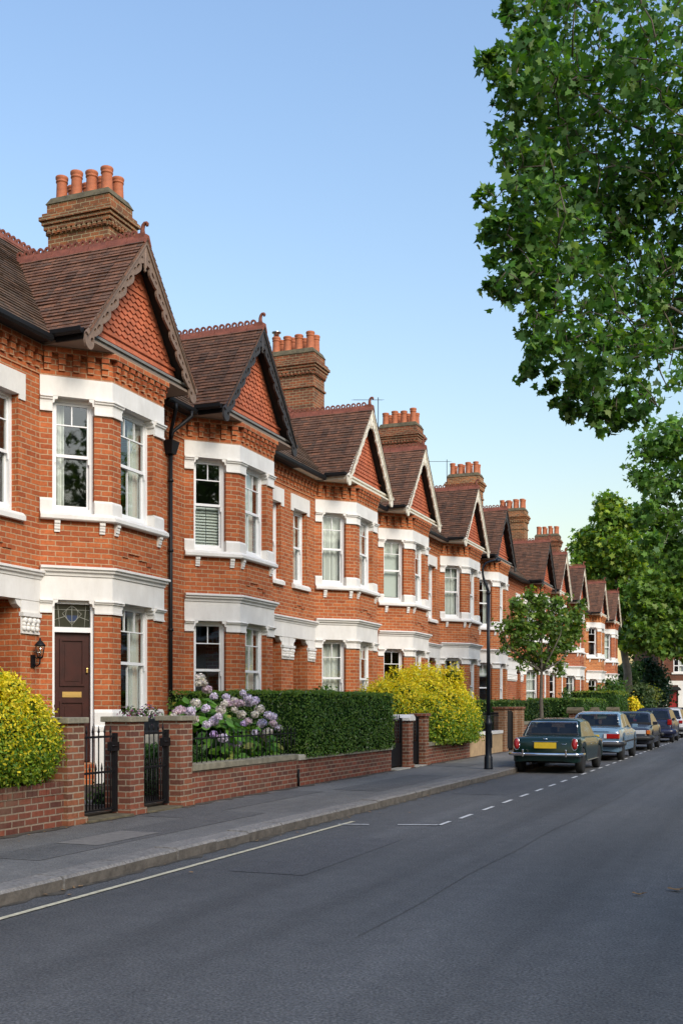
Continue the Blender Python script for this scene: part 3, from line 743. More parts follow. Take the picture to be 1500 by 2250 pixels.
    if door_bay:
        def ffr(mb):
            mb.fbox(FC, CA0, CA0+.05, -.3, -.08, .58, 3.5); mb.fbox(FC, CA1-.05, CA1, -.3, -.08, .58, 3.5)
            mb.fbox(FC, CA0+.05, CA1-.05, -.3, -.08, 2.93, 3.02); mb.fbox(FC, CA0+.05, CA1-.05, -.3, -.08, 3.44, 3.5)
        df = part('door_frame', 'bayf', ffr, 'sash_paint', h)
        d = part('front_door', 'bayd', lambda mb: fdoor(mb, FC, CA0+.05, CA1-.05, -.17, .6, 2.93), 'door_wood', df)
        part('letter_box', 'bay', lambda mb: (mb.fbox(FC, CA0+.2, CA1-.2, -.168, -.155, 1.76, 1.86), mb.fbox(FC, CA0+.22, CA1-.22, -.156, -.148, 1.785, 1.835)), 'brass', df)
        part('door_knob', 'bay', lambda mb: mb.fbox(FC, CA1-.12, CA1-.085, -.168, -.12, 2.2, 2.29), 'brass', df, bevel=.008)
        def ffan(mb):
            z0, z1, a0, a1 = 3.02, 3.44, CA0+.05, CA1-.05; o = -.16; c = (a0+a1)/2; zc = (z0+z1)/2
            mb.fbox(FC, a0, a1, o-.03, o-.01, z0, z1)
        part('fanlight', 'bay', ffan, 'stain_green', df)
        def flead(mb):
            z0, z1, a0, a1 = 3.02, 3.44, CA0+.05, CA1-.05; o = -.165; c = (a0+a1)/2; zc = (z0+z1)/2+.01
            pts = [(c+.11*cos(a), zc+.02+.14*sin(a)) for a in np.linspace(0, 2*pi, 17)]
            for pl_ in (pts, [(c, z0), (c, z1)], [(c-.17, zc+.03), (c, zc+.19), (c+.17, zc+.03), (c, zc-.17), (c-.17, zc+.03)], [(a0, zc-.09), (c-.12, zc-.02)], [(a1, zc-.09), (c+.12, zc-.02)], [(a0+.1, z0), (a0+.07, z1)], [(a1-.1, z0), (a1-.07, z1)], [(a0, zc+.1), (a1, zc+.1)]):
                mb.tube([FC(p[0], o, p[1]) for p in pl_], .006, 5)
        part('leading', 'bay', flead, 'leaded', df)
        part('blue_glass', 'bay', lambda mb: mb.prism([((CA0+CA1)/2+.10*cos(a), 3.24+.12*sin(a)) for a in np.linspace(pi, 2*pi, 9)], lambda a, z, k: FC(a, -.169+.004*k, z)), 'stain_blue', df)
    def fpd(mb):
        o = -1.5
        for q in ((d0, d0+.1, .55, 3.45), (d1-.1, d1, .55, 3.45), (d0+.1, d1-.1, 2.72, 2.8)): mb.fbox(FWL, q[0], q[1], o-.06, o+.06, q[2], q[3])
        mb.fbox(FWL, d0+.1, d1-.1, o-.05, o+.05, 3.38, 3.45)
    pdf = part('door_frame', K, fpd, 'sash_paint', h)
    part('front_door', K, lambda mb: fdoor(mb, FWL, d0+.1, d1-.1, -1.5, .58, 2.72), cfg.get('door', 'door_wood'), pdf)
    part('porch_step', K, lambda mb: mb.box(WXL-1.5, WXL+.3, d0+.002, d1-.002, .1, .56), 'stone_cap', h)
    part('porch_ceiling', K, lambda mb: mb.box(WXL-1.5, WXL-.25, d0+.001, d1-.001, 3.46, 3.52), 'white_paint', h)
    # ---- roofs
    def froof(mb):
        mb.slope((EX, -near, EZ), (EX, far, EZ), (RGX, -near, RGZ), (RGX, far, RGZ), 33, jit=.006)
        mb.slope((-6.4, far, EZ), (-6.4, -near, EZ), (RGX, far, RGZ), (RGX, -near, RGZ), 12)
    rf = part('roof', K, froof, 'roof_tile_old', h)
    def frc(mb):
        ridge_cap(mb, (RGX, -near, RGZ), (RGX, far, RGZ)); arch_crest(mb, (RGX, -near, RGZ+.03), (0, 1, 0), int((near+far)/.165))
    part('ridge_crest', K, frc, 'terracotta', rf)
    def fgr(mb):
        XB = -3.3
        for sg in (-1, 1):
            mb.slope((XV+.04, sg*GW, EV-.02), (XB, sg*GW, EV-.02), (XV+.04, 0, AP+.05), (XB, 0, AP+.05), 26, jit=.007)
        # undersides of the verge
        for sg in (-1, 1):
            mb.face([(XV-.05, sg*GW, EV-.07), (-.16, sg*GW, EV-.07), (-.16, 0, AP-.04), (XV-.05, 0, AP-.04)], 1)
            mb.face([(XV+.04, sg*GW, EV-.03), (XV+.04, 0, AP+.045), (XV+.04, 0, AP-.01), (XV+.04, sg*GW, EV-.085)], 0)
    gr = part('gable_roof', 'g', fgr, ['roof_tile', 'dark_soffit'], h)
    def fgc(mb):
        ridge_cap(mb, (XV+.05, 0, AP+.05), (-3.2, 0, AP+.05)); arch_crest(mb, (-.0, 0, AP+.08), (-1, 0, 0), 17)
    part('ridge_crest', 'g', fgc, 'terracotta', gr)
    def ffin(mb):
        z = AP+.05; o_ = XV-.06
        pts = [(o_, z), (o_-.01, z+.08), (o_-.012, z+.16), (o_+.005, z+.225), (o_+.04, z+.262), (o_+.075, z+.262), (o_+.098, z+.24), (o_+.095, z+.212), (o_+.07, z+.208)]
        mb.tube([(p[0], 0, p[1]) for p in pts], [.06, .05, .042, .038, .035, .033, .03, .026, .02], 8)
        mb.box(o_-.14, o_+.06, -.07, .07, z-.03, z+.06)
    part('finial', 'g', ffin, 'terracotta', gr)
    gb = part('gable', 'tiles', gable_tiles, 'hung_tile', h)
    am = .035 if barge == 'cream_paint' else .10; part('bargeboard', f'n{am}', lambda mb: bargeboard(mb, -1, am), barge, h); part('bargeboard', f'f{am}', lambda mb: bargeboard(mb, 1, am), barge, h)
    part('gable_pendant', 'p', lambda mb: (mb.lathe((XV-.02, 0, AP-.62), [(.01, 0), (.035, .03), (.02, .07), (.045, .11), (.03, .16), (.035, .5)], 10), mb.box(XV-.06, XV+.0, -.045, .045, AP-.5, AP-.02)), barge, h)
    beam = 'grey_beam' if barge != 'white_paint' and barge != 'cream_paint' else barge
    def fsof(mb):
        mb.box(-.88, XV-.06, -GW+.03, GW-.03, 7.985, 8.03)
        mb.box(-.12, .02, -GW+.05, GW-.05, 8.03, 8.17, 1); mb.box(.02, .06, -GW+.12, GW-.12, 8.12, 8.17, 1)
    part('soffit', 's', fsof, ['cream_paint' if beam != 'grey_beam' else 'brown_soffit', beam], h)
    gu = 'gutter_black'
    g = lambda z: [(.0, z-.0), (.0, z-.06), (.03, z-.1), (.08, z-.11), (.12, z-.07), (.125, z), (.115, z), (.07, z-.07), (.02, z-.05), (.012, z)]
    for gi, (a, b) in enumerate(((-near, -GW-.1), (GW+.1, far))):
        gg = part('gutter', K+str(gi), lambda mb: mb.band([(EX-.03, a), (EX-.03, b)], g(EZ+.02)), gu, h)
        part('fascia', K+str(gi), lambda mb: mb.band([(EX-.06, a), (EX-.06, b)], rect(-.24, .028, 7.985, EZ-.06)), 'cream_paint' if barge == 'cream_paint' else gu, gg)
    for gi, (pa, pb_) in enumerate((([(EX+.03, -GW-.02), (XV-.07, -GW-.02)], [(EX+.05, -GW+.03), (XV-.07, -GW+.03)]), ([(XV-.07, GW+.02), (EX+.03, GW+.02)], [(XV-.07, GW-.03), (EX+.05, GW-.03)]))):
        gg = part('gutter', 'g'+str(gi), lambda mb: mb.band(pa, g(EV)), gu, h)
        part('fascia', 'g'+str(gi), lambda mb: mb.band(pb_, rect(-.02, .028, 7.985, EV-.06)), 'cream_paint' if barge == 'cream_paint' else gu, gg)
    if cfg.get('pipe'):
        yp = far-.02 if s < 0 else -near+.02
        x = WXL+.09
        def fpipe(mb):
            mb.tube([(x, yp, .15), (x, yp, 7.0)], .045, 10)
            mb.tube([(EX+.08, yp-.35, 7.97), (EX+.08, yp-.35, 7.85), (x+.03, yp-.05, 7.45), (x, yp, 7.3)], .04, 8)
            mb.tube([(EX+.08, yp+.32, 7.97), (EX+.08, yp+.32, 7.86), (x+.03, yp+.05, 7.5), (x, yp, 7.3)], .04, 8)
            mb.add([(x-.08, yp-.09, 7.0), (x+.08, yp-.09, 7.0), (x+.08, yp+.09, 7.0), (x-.08, yp+.09, 7.0), (x-.09, yp-.16, 7.28), (x+.13, yp-.16, 7.28), (x+.13, yp+.16, 7.28), (x-.09, yp+.16, 7.28)],
                   [(0,3,2,1),(4,5,6,7),(0,1,5,4),(1,2,6,5),(2,3,7,6),(3,0,4,7)])
            for z in (1.4, 3.2, 4.9, 6.4): mb.lathe((x, yp, z), [(.045, 0), (.062, .01), (.062, .06), (.045, .07)], 10)
        part('drainpipe', K, fpipe, 'gutter_black' if cfg['pipe'] != 'white' else 'white_paint', h)
    for c in cfg.get('chimneys', ()): chimney(h, c[0]-BX, c[1]-yc, c[2], c[3] if len(c) > 3 else 'normal')
    if cfg.get('aerial'):
        ax, ay, az, zt = cfg['aerial']; lx, ly = ax-BX, ay-yc
        def fae(mb):
            mb.tube([(lx, ly, az), (lx, ly, zt)], .016, 6); bm_ = Vector((-.93, -.37, .0)).normalized()*.8
            mb.tube([(lx-bm_.x*.2, ly-bm_.y*.2, zt-.1), (lx+bm_.x*1.25, ly+bm_.y*1.25, zt-.1)], .011, 5)
            for q in np.linspace(-.15, 1.2, 11):
                c = Vector((lx, ly, zt-.1))+bm_*q; mb.tube([c+Vector((-.12, -.03, 0)), c+Vector((.12, .03, 0))], .006, 4)
        obj('aerial', (lambda mb: (fae(mb), mb)[1])(MB()), 'gutter_black', h)
    return h
simple('brown_soffit', (.22, .16, .12), .7)
XC = -15.6
ADJ = [('left','right','net','pair','net')]
H = [  # y, s, near, far, label, bargeboard, cfg
 (10.45, 1, 2.6, 3.65, 'brick terraced house cut off by the left edge, only its tiled roof shows', 'brown_timber', {}),
 (17.75, -1, 3.65, 2.6, 'nearest brick house, brown carved bargeboards, dark wooden door in the bay under a leaded fanlight', 'brown_timber',
   dict(bay_door=True, pipe='black', dress=('left', 'right', 'none', 'right', 'none'))),
 (22.85, 1, 2.5, 3.8, 'brick house with black carved bargeboards and shuttered bay window above the hydrangea', 'black_timber',
   dict(dress=('shutter', 'net', 'none', 'pair', 'pair'), chimneys=((XC, 23.46, 14.75),))),
 (30.25, -1, 3.6, 2.65, 'brick house with white bargeboards and net curtains behind the long green hedge', 'cream_paint',
   dict(dress=('net', 'right', 'net', 'net', 'net'), door='door_blue')),
 (35.55, 1, 2.65, 3.6, 'brick house with white bargeboards and plain roller blinds behind the big yellow bush', 'cream_paint',
   dict(dress=('blind', 'net', 'none', 'net', 'net'), chimneys=((XC, 36.7, 14.75, 'flue'),), aerial=None)),
 (42.75, -1, 3.6, 2.55, 'white bargeboard brick house behind the ochre rendered garden wall, grey curtains upstairs', 'cream_paint',
   dict(dress=('net', 'net', 'pair', 'net', 'net'), door='door_red', aerial=(-14.9, 41.8, 10.5, 14.2))),
 (47.85, 1, 2.55, 4.6, 'black bargeboard brick house whose bay stands right behind the swan neck lamp post', 'black_timber',
   dict(dress=('pair', 'none', 'halfblind', 'pair', 'net'), chimneys=((XC, 49.1, 15.05),), aerial=(-14.9, 51.9, 10.5, 13.8))),
 (58.0, -1, 5.55, 2.6, 'dark bargeboard brick house largely hidden behind the small street tree', 'black_timber',
   dict(dress=('net', 'pair', 'net', 'none', 'net'), chimneys=((XC, 60.9, 15.0),))),
 (63.1, 1, 2.5, 3.3, 'brick house with white bargeboards rising just right of the small street tree top', 'cream_paint', dict(dress=('net', 'none', 'none', 'net', 'net'))),
 (69.6, -1, 3.2, 4.1, 'white bargeboard brick house third from the far end of the terrace', 'cream_paint', dict(dress=('none', 'net', 'pair', 'net', 'net'), chimneys=((XC, 73.4, 15.1),))),
 (78.8, 1, 5.1, 3.6, 'brick house next to last before the end of the terrace, white bargeboards and dark sashes', 'cream_paint', dict(dress=('none', 'pair', 'none', 'none', 'none'))),
 (86.0, -1, 3.6, 2.7, 'farthest brick house of the terrace, white bargeboards beside the tall far tree', 'cream_paint', dict(dress=('blind', 'net', 'net', 'net', 'net'), end=True, chimneys=((XC, 86.0, 15.2),))),
]
for a in H: house(*a)
# ================================================================== FOLIAGE
def leafmesh(name, P, Nn, size, shape, cols, mats='leaf', up=None, fold=0., extra=None):
    """P (n,3) places, Nn (n,3) leaf normals, size (n,), shape (k,2) outline, cols (n,3)"""
    n, k = len(P), len(shape)
    Nn = Nn/np.maximum(1e-6, np.linalg.norm(Nn, axis=1))[:, None]
    a = RNG.normal(size=(n, 3)) if up is None else up+RNG.normal(size=(n, 3))*.25
    U = np.cross(a, Nn); U /= np.maximum(1e-6, np.linalg.norm(U, axis=1))[:, None]; V = np.cross(Nn, U)
    sh = np.asarray(shape, float)
    co = P[:, None, :]+size[:, None, None]*(U[:, None, :]*sh[None, :, 0, None]+V[:, None, :]*sh[None, :, 1, None]-Nn[:, None, :]*(fold*np.abs(sh[None, :, 0, None])))
    co = co.reshape(-1, 3); ci = np.repeat(cols, k, 0); nf = n; tot = n*k
    vi = np.arange(tot); ls = np.arange(0, tot, k); lt = np.full(n, k); mi = np.zeros(n, np.int32)
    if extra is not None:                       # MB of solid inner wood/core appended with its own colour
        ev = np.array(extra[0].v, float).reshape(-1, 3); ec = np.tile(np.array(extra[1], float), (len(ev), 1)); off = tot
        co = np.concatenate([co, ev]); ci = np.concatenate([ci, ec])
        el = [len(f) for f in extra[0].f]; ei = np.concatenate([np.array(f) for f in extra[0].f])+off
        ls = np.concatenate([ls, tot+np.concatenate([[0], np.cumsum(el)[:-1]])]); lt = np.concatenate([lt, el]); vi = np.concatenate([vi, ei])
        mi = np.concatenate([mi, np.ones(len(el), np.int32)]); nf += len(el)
    me = bpy.data.meshes.new(name)
    me.vertices.add(len(co)); me.vertices.foreach_set('co', co.astype(np.float32).ravel())
    me.loops.add(len(vi)); me.loops.foreach_set('vertex_index', vi.astype(np.int32))
    me.polygons.add(nf); me.polygons.foreach_set('loop_start', ls.astype(np.int32))
    try: me.polygons.foreach_set('loop_total', lt.astype(np.int32))
    except Exception: pass
    for m_ in ([mats] if isinstance(mats, str) else mats): me.materials.append(MATS[m_])
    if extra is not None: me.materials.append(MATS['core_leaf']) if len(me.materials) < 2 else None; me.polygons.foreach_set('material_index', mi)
    at_ = me.color_attributes.new('Col', 'FLOAT_COLOR', 'POINT')
    at_.data.foreach_set('color', np.concatenate([ci, np.ones((len(ci), 1))], 1).astype(np.float32).ravel())
    me.update(calc_edges=True); me.validate()
    return me
def _pl():
    pts = []
    for i, (ang, r) in enumerate([(-90, .12), (-58, .42), (-38, .34), (-18, .72), (4, .48), (22, .58), (40, .66), (58, .5), (74, .62), (90, 1.0)]):
        pts.append((cos(radians(ang))*r, sin(radians(ang))*r))
    left = [(-x, y) for (x, y) in reversed(pts[1:-1])]
    return [(x*.62, y*.62+.05) for x, y in pts+left]
PLANE = _pl()
OVAL = [(0, -.5), (.2, -.22), (.24, .08), (.13, .34), (0, .5), (-.13, .34), (-.24, .08), (-.2, -.22)]
DIAM = [(0, -.5), (.26, 0), (0, .5), (-.26, 0)]
HEX = [(0, -.5), (.3, -.2), (.28, .15), (0, .5), (-.28, .15), (-.3, -.2)]
TRI5 = [(0, -.5), (.22, -.1), (.5, -.05), (.24, .16), (.3, .45), (0, .3), (-.3, .45), (-.24, .16), (-.5, -.05), (-.22, -.1)]
def unit(n):
    v = RNG.normal(size=(n, 3)); return v/np.linalg.norm(v, axis=1)[:, None]
def palette(n, pal, w=None):
    pal = np.array(pal, float); i = RNG.choice(len(pal), n, p=w); f = RNG.uniform(.75, 1.25, (n, 1))
    return pal[i]*f*RNG.uniform(.93, 1.07, (n, 3))
def clumped(blobs, n, clumps, spread, shell=.55):
    """leaf places gathered into sprays inside a union of balls; returns places and outward directions"""
    B = np.array([(b[0], b[1], b[2]) for b in blobs]); R = np.array([b[3] for b in blobs]); 
    A = np.array([b[4] if len(b) > 4 else 1. for b in blobs])
    w = R**1.6; w /= w.sum()
    bi = RNG.choice(len(B), clumps, p=w); d = unit(clumps); rr = R[bi]*RNG.uniform(shell, 1, clumps)
    C = B[bi]+d*rr[:, None]*np.stack([np.ones(clumps), np.ones(clumps), A[bi]], 1)
    cw = RNG.uniform(.4, 1.6, clumps); cw /= cw.sum(); ci = RNG.choice(clumps, n, p=cw)
    sp = np.minimum(spread, R[bi]*.42)*RNG.uniform(.5, 1.3, clumps)
    P = C[ci]+np.clip(RNG.normal(size=(n, 3)), -1.7, 1.7)*sp[ci][:, None]*np.array([1, 1, .62])
    return P, d[ci], ci
def blobcore(blobs, f=.72, sub=2, noise=.16, mb=None):
    mb = mb or MB()
    for b in blobs:
        bm = bmesh.new(); bmesh.ops.create_icosphere(bm, subdivisions=sub, radius=1)
        az = b[4] if len(b) > 4 else 1.
        vs = [Vector(b[:3])+Vector((v.co.x, v.co.y, v.co.z*az))*b[3]*f*(1+random.uniform(-noise, noise)) for v in bm.verts]
        mb.add(vs, [[v.index for v in fc.verts] for fc in bm.faces], 0, True); bm.free()
    return mb
def limb(mb, p, q, r0, r1, bend=.15, seg=7, n=6):
    p, q = Vector(p), Vector(q); l = (q-p).length
    side = Vector((random.uniform(-1, 1), random.uniform(-1, 1), random.uniform(-.2, .6)))*l*bend
    pts = [p.lerp(q, t)+side*sin(pi*t)+Vector((random.uniform(-1, 1), random.uniform(-1, 1), random.uniform(-1, 1)))*l*.018*(0 < t < 1) for t in np.linspace(0, 1, n)]
    mb.tube(pts, [r0+(r1-r0)*t for t in np.linspace(0, 1, n)], seg)
    return pts
def tree(name, label, cat, base, trunk_pts, r0, r1, limbs, blobs, nleaf, clumps, spread, size, shape, pal, w=None, bark='bark', shell=.5, twigs=1, upb=.55, group=None, upscale=1.):
    t = empty(name, base, label, cat, group); b0 = Vector(base)
    mb = MB(); tp = [Vector(p)-b0 for p in trunk_pts]; n = len(tp)
    mb.tube(tp, [r0*1.35]+[r0+(r1-r0)*i/(n-1) for i in range(1, n)], 12)
    obj('trunk', mb, bark, t)
    mb = MB()
    for (i, q, ra) in limbs:
        ps = limb(mb, tp[min(i, n-1)], Vector(q)-b0, ra, ra*.25, .24, 8, 9)
    bl = [(b[0]-b0.x, b[1]-b0.y, b[2]-b0.z)+tuple(b[3:]) for b in blobs]
    P, d, ci = clumped(bl, nleaf, clumps, spread, shell)
    # twigs: every spray hangs on the nearest wood already grown
    cen = {}
    for i in range(0, len(P), max(1, len(P)//(clumps*2))): cen.setdefault(int(ci[i]), P[i])
    node = [np.array(p) for p in tp[1:]]
    for (i, q, ra) in limbs:
        for tt in (.35, .6, .8, 1.): node.append(np.array(tp[min(i, n-1)].lerp(Vector(q)-b0, tt)))
    root = np.array(tp[-2]); tips = sorted([np.array(x) for x in list(cen.values())[::twigs]], key=lambda x: np.linalg.norm(x-root))
    A_ = np.array(node)
    for x in tips:
        dd = np.linalg.norm(A_-x, axis=1); j = int(dd.argmin())
        if dd[j] < 3.2*upscale:
            limb(mb, A_[j], x, min(.03, .008+.009*dd[j])*upscale**.5, .006*upscale, .1, 4, 3); A_ = np.vstack([A_, x, A_[j]*.45+x*.55])
    if mb.v: obj('branches', mb, bark, t)
    Nn = RNG.normal(size=(len(P), 3))*.75+d*.5+np.array([0, 0, upb])
    cols = palette(len(P), pal, w)
    tone = RNG.uniform(.8, 1.2, clumps)[ci][:, None]; cols = cols*tone
    me = leafmesh('crown', P, Nn, size*RNG.uniform(.45, 1.3, len(P)), shape, cols, fold=.22)
    link('crown', me, t)
    return t

# --- plane tree at the right, on the opposite pavement
def pb(u, v, D, rpx): p = at(u, v, D); return (p.x, p.y, p.z, rpx*D/FPX)
inb = [(1195,40,13.5,95),(1180,150,13,75),(1165,215,13.4,60),(1185,330,14,85),(1160,450,13,80),(1150,545,13.3,75),(1195,640,13.5,75),(1240,720,13,70),(1285,790,13.5,72),(1335,850,14,60),
       (1300,120,14.5,140),(1310,320,15.5,150),(1300,520,15,140),(1370,700,14.5,110),(1420,800,14.5,75),(1120,500,13.2,50),(1135,610,13.3,55),(1150,330,13.4,60),(1195,560,13.4,70),(1185,715,13.5,40),(1225,775,13.6,42),(1200,800,13.6,25),(1265,850,13.8,40),(1340,800,14,75),(1390,880,14.2,50),(1300,650,14,95),(1380,600,14.5,110),(1400,400,14.5,120),(1250,250,14,110),(1230,430,14,110),(1240,560,13.8,90),(1145,120,13.3,50),(1160,25,13.3,60),(1255,900,14,22),(1365,930,14.3,22),(1430,90,13,140),(1450,290,14,160),(1455,500,15,160),(1480,660,16,105)]
outb = [(1620,150,14,200),(1640,420,15,200),(1640,660,15.5,170),(1820,250,14,230),(1850,560,15,220),(1350,-160,14,190),(1600,-150,14.5,230),(1850,-120,15,240),(1480,-380,14.5,210),(1750,-420,15,230),(2050,80,15,230),(2080,420,15.5,220),(2000,760,15.5,170),(2250,240,15,220)]
sprays = [(1062,125,13.2,16),(1042,115,13.2,10),(1082,165,13.2,20),(1100,200,13.2,22),(1095,110,13.2,20),(1075,132,13.2,26),(1058,128,13.2,16),(1100,120,13.2,26),(1040,114,13.2,11),(1062,420,13,20),(1080,440,13,24),(1078,632,13.4,20),(1098,640,13.5,26),(1095,330,13.6,16),(1070,425,13,16),(1085,500,13.2,30),(1085,640,13.5,22),(1112,655,13.5,25),(1190,782,13.6,20),(1205,855,14,16),(1228,862,14,18),(1270,930,14,20),(1300,925,14,24),(1330,895,14,28),(1120,20,13.5,25),(1130,590,13.3,30),(1075,560,13.3,20)]
TB = Vector((3.6, 15.8, .12))
rs = random.Random(21)
for k in range(46):
    q = rs.choice([x for x in inb if x[0] < 1420]); a_ = rs.uniform(pi*.55, pi*1.5); e = q[3]*rs.uniform(.92, 1.12)
    for j in range(2): sprays.append((q[0]+cos(a_)*(e+j*16), q[1]-sin(a_)*(e*.92+j*9)+j*6, q[2]+rs.uniform(-.4, .4), rs.uniform(13, 22)))
blobs = [pb(*b) for b in inb+outb+sprays]
limbs = [(3, at(1430,590,15), .10), (3, at(1320,430,15), .08), (3, at(1480,660,15.5), .16), (4, at(1400,250,14.5), .09), (4, at(1480,90,14), .10), (4, at(1700,-250,14.5), .11), (3, at(1370,790,14.3), .05), (3, at(1250,560,13.8), .05), (4, at(1250,180,13.8), .05)]
PLANEG = [(.07, .165, .032), (.1, .21, .038), (.054, .135, .032), (.155, .275, .05), (.24, .35, .1)]
GREEN = [(.042, .108, .022), (.062, .14, .026), (.034, .088, .024), (.095, .18, .032), (.16, .25, .07)]
_in = [b for b in inb+sprays]; 
tree('plane_tree', 'big leafy plane tree with lobed leaves hanging over the road from the right edge', 'tree', TB,
     [TB, TB+Vector((-.1, .1, 2.2)), TB+Vector((-.15, .15, 4.2)), TB+Vector((-.5, .2, 6.)), TB+Vector((-.7, .1, 8.2)), TB+Vector((-.8, .2, 10.5))], .34, .14,
     limbs, blobs, 36000, 2800, .16, .142, PLANE, PLANEG, [.34, .28, .2, .15, .03], 'plane_bark', shell=.42, upb=.5)
# --- second street tree further along the same side
b2 = [(1440,985,34,50),(1420,1050,34,45),(1465,1060,35,60),(1415,1130,34,35),(1455,1150,35,60),(1490,960,34,55),(1470,1215,35,45),(1560,1000,35,110),(1560,1150,35,90),(1680,900,35,130),(1680,1080,36,130),(1800,1000,36,130),(1430,1190,34,24),(1400,1040,34,14),(1405,1140,34,16),(1560,820,35,90)]
T2 = Vector((3.4, 37, .12))
tree('street_tree', 'paler leafy tree at the right edge below the big overhanging plane tree', 'tree', T2,
     [T2, T2+Vector((0, 0, 2.5)), T2+Vector((-.2, 0, 4.5)), T2+Vector((-.4, .1, 7)), T2+Vector((-.5, .1, 10))], .26, .08,
     [(2, at(1560,1120,35), .1), (3, at(1470,1050,34.5), .07), (3, at(1600,950,35), .08), (3, at(1800,1000,36), .09)], [pb(*b) for b in b2],
     13000, 900, .24, .24, TRI5, [(.09, .19, .036), (.12, .235, .045), (.17, .29, .055), (.065, .15, .032)], None, 'bark', shell=.3)
# --- tall trees past the end of the terrace
F1 = at(1378, 1552, 96); F1.z = 0.1
b3 = [(1345,1150,96,45),(1310,1200,97,45),(1370,1215,95,55),(1290,1190,97,30),(1275,1215,98,22),(1390,1150,96,35),(1340,1110,96,25),(1300,1250,97,40),(1350,1290,96,50),(1330,1350,97,35),(1400,1330,95,45),(1385,1400,96,40),(1270,1245,98,20),(1290,1300,98,30),(1385,1260,95,40)]
def fartree(name, label, base, blobs, n, pal, trunk_u, w=None, r=.42):
    top = Vector(blobs[0][:3])
    return tree(name, label, 'tree', base, [base, base.lerp(top, .25)+Vector((.35, 0, 0)), base.lerp(top, .45), base.lerp(top, .7), top], r, .12,
        [(2, Vector(b[:3]), .10) for b in blobs[1:5]], blobs, n, n//22, .42, .52, TRI5, pal, w, 'bark_pale', shell=.45, twigs=4, upscale=2.5)
FARG = [(.13, .24, .04), (.20, .32, .05), (.09, .175, .035), (.31, .4, .055)]
fartree('broadleaf_tree', 'tall round headed tree with a pale trunk standing just beyond the end of the terrace', F1, [pb(*b) for b in b3], 15000, FARG, 1378)
F2 = at(1560, 1556, 88); F2.z = .1
b4 = [(1470,1280,88,45),(1440,1310,88,50),(1490,1320,88,60),(1440,1370,87,50),(1490,1390,87,55),(1420,1290,88,30),(1530,1250,88,60),(1550,1340,88,70),(1460,1410,87,38),(1510,1430,86,35),(1410,1400,88,30),(1600,1280,88,80),(1425,1345,88,40)]
fartree('broadleaf_tree', 'wide low spreading tree at the right edge in front of the end house', F2, [pb(*b) for b in b4], 15000, [(.11, .2, .034), (.15, .26, .042), (.08, .16, .03), (.22, .32, .05)], 1490, r=.35)
F3 = at(1440, 1556, 118); F3.z = .1
b5 = [(1430,1210,118,55),(1480,1180,118,60),(1440,1290,118,60),(1500,1260,118,60),(1400,1250,118,40),(1560,1200,118,80),(1410,1340,118,45),(1470,1350,118,60),(1400,1420,118,40),(1440,1440,118,40)]
fartree('broadleaf_tree', 'darker distant tree filling the gap behind the tall pale trunk', F3, [pb(*b) for b in b5], 9000, [(.05, .11, .025), (.07, .14, .03), (.04, .09, .022)], 1440)
# --- young street tree on the pavement
S = Vector((-6.3, 32.0, .12))
b6 = [(1190,1370,32.3,52),(1150,1380,32,42),(1235,1370,32.5,42),(1185,1325,32.3,34),(1130,1410,32,30),(1245,1410,32.6,30),(1165,1420,32,36),(1215,1425,32.4,34),(1115,1375,32,22),(1265,1350,32.8,24),(1140,1335,32,26),(1225,1325,32.5,26),(1190,1455,32.3,24),(1150,1450,32,20),(1230,1465,32.4,18),(1105,1430,32,12),(1265,1385,32.8,18),(1160,1305,32.2,14),(1275,1330,32.8,10)]
bb = [pb(*b) for b in b6]
tree('young_tree', 'small round crowned street tree with a thin trunk behind the green car', 'tree', S,
     [S, S+Vector((.01, 0, .9)), S+Vector((-.02, .02, 1.8)), S+Vector((0, .02, 2.5)), S+Vector((0, 0, 3.6))], .075, .03,
     [(3, Vector(b[:3]), .03) for b in bb[:12]], bb, 5900, 430, .11, .135, TRI5, [(.1, .185, .034), (.14, .23, .04), (.075, .145, .03), (.2, .28, .05), (.27, .24, .04)], [.34, .28, .2, .15, .03], 'bark', shell=.25, twigs=2)

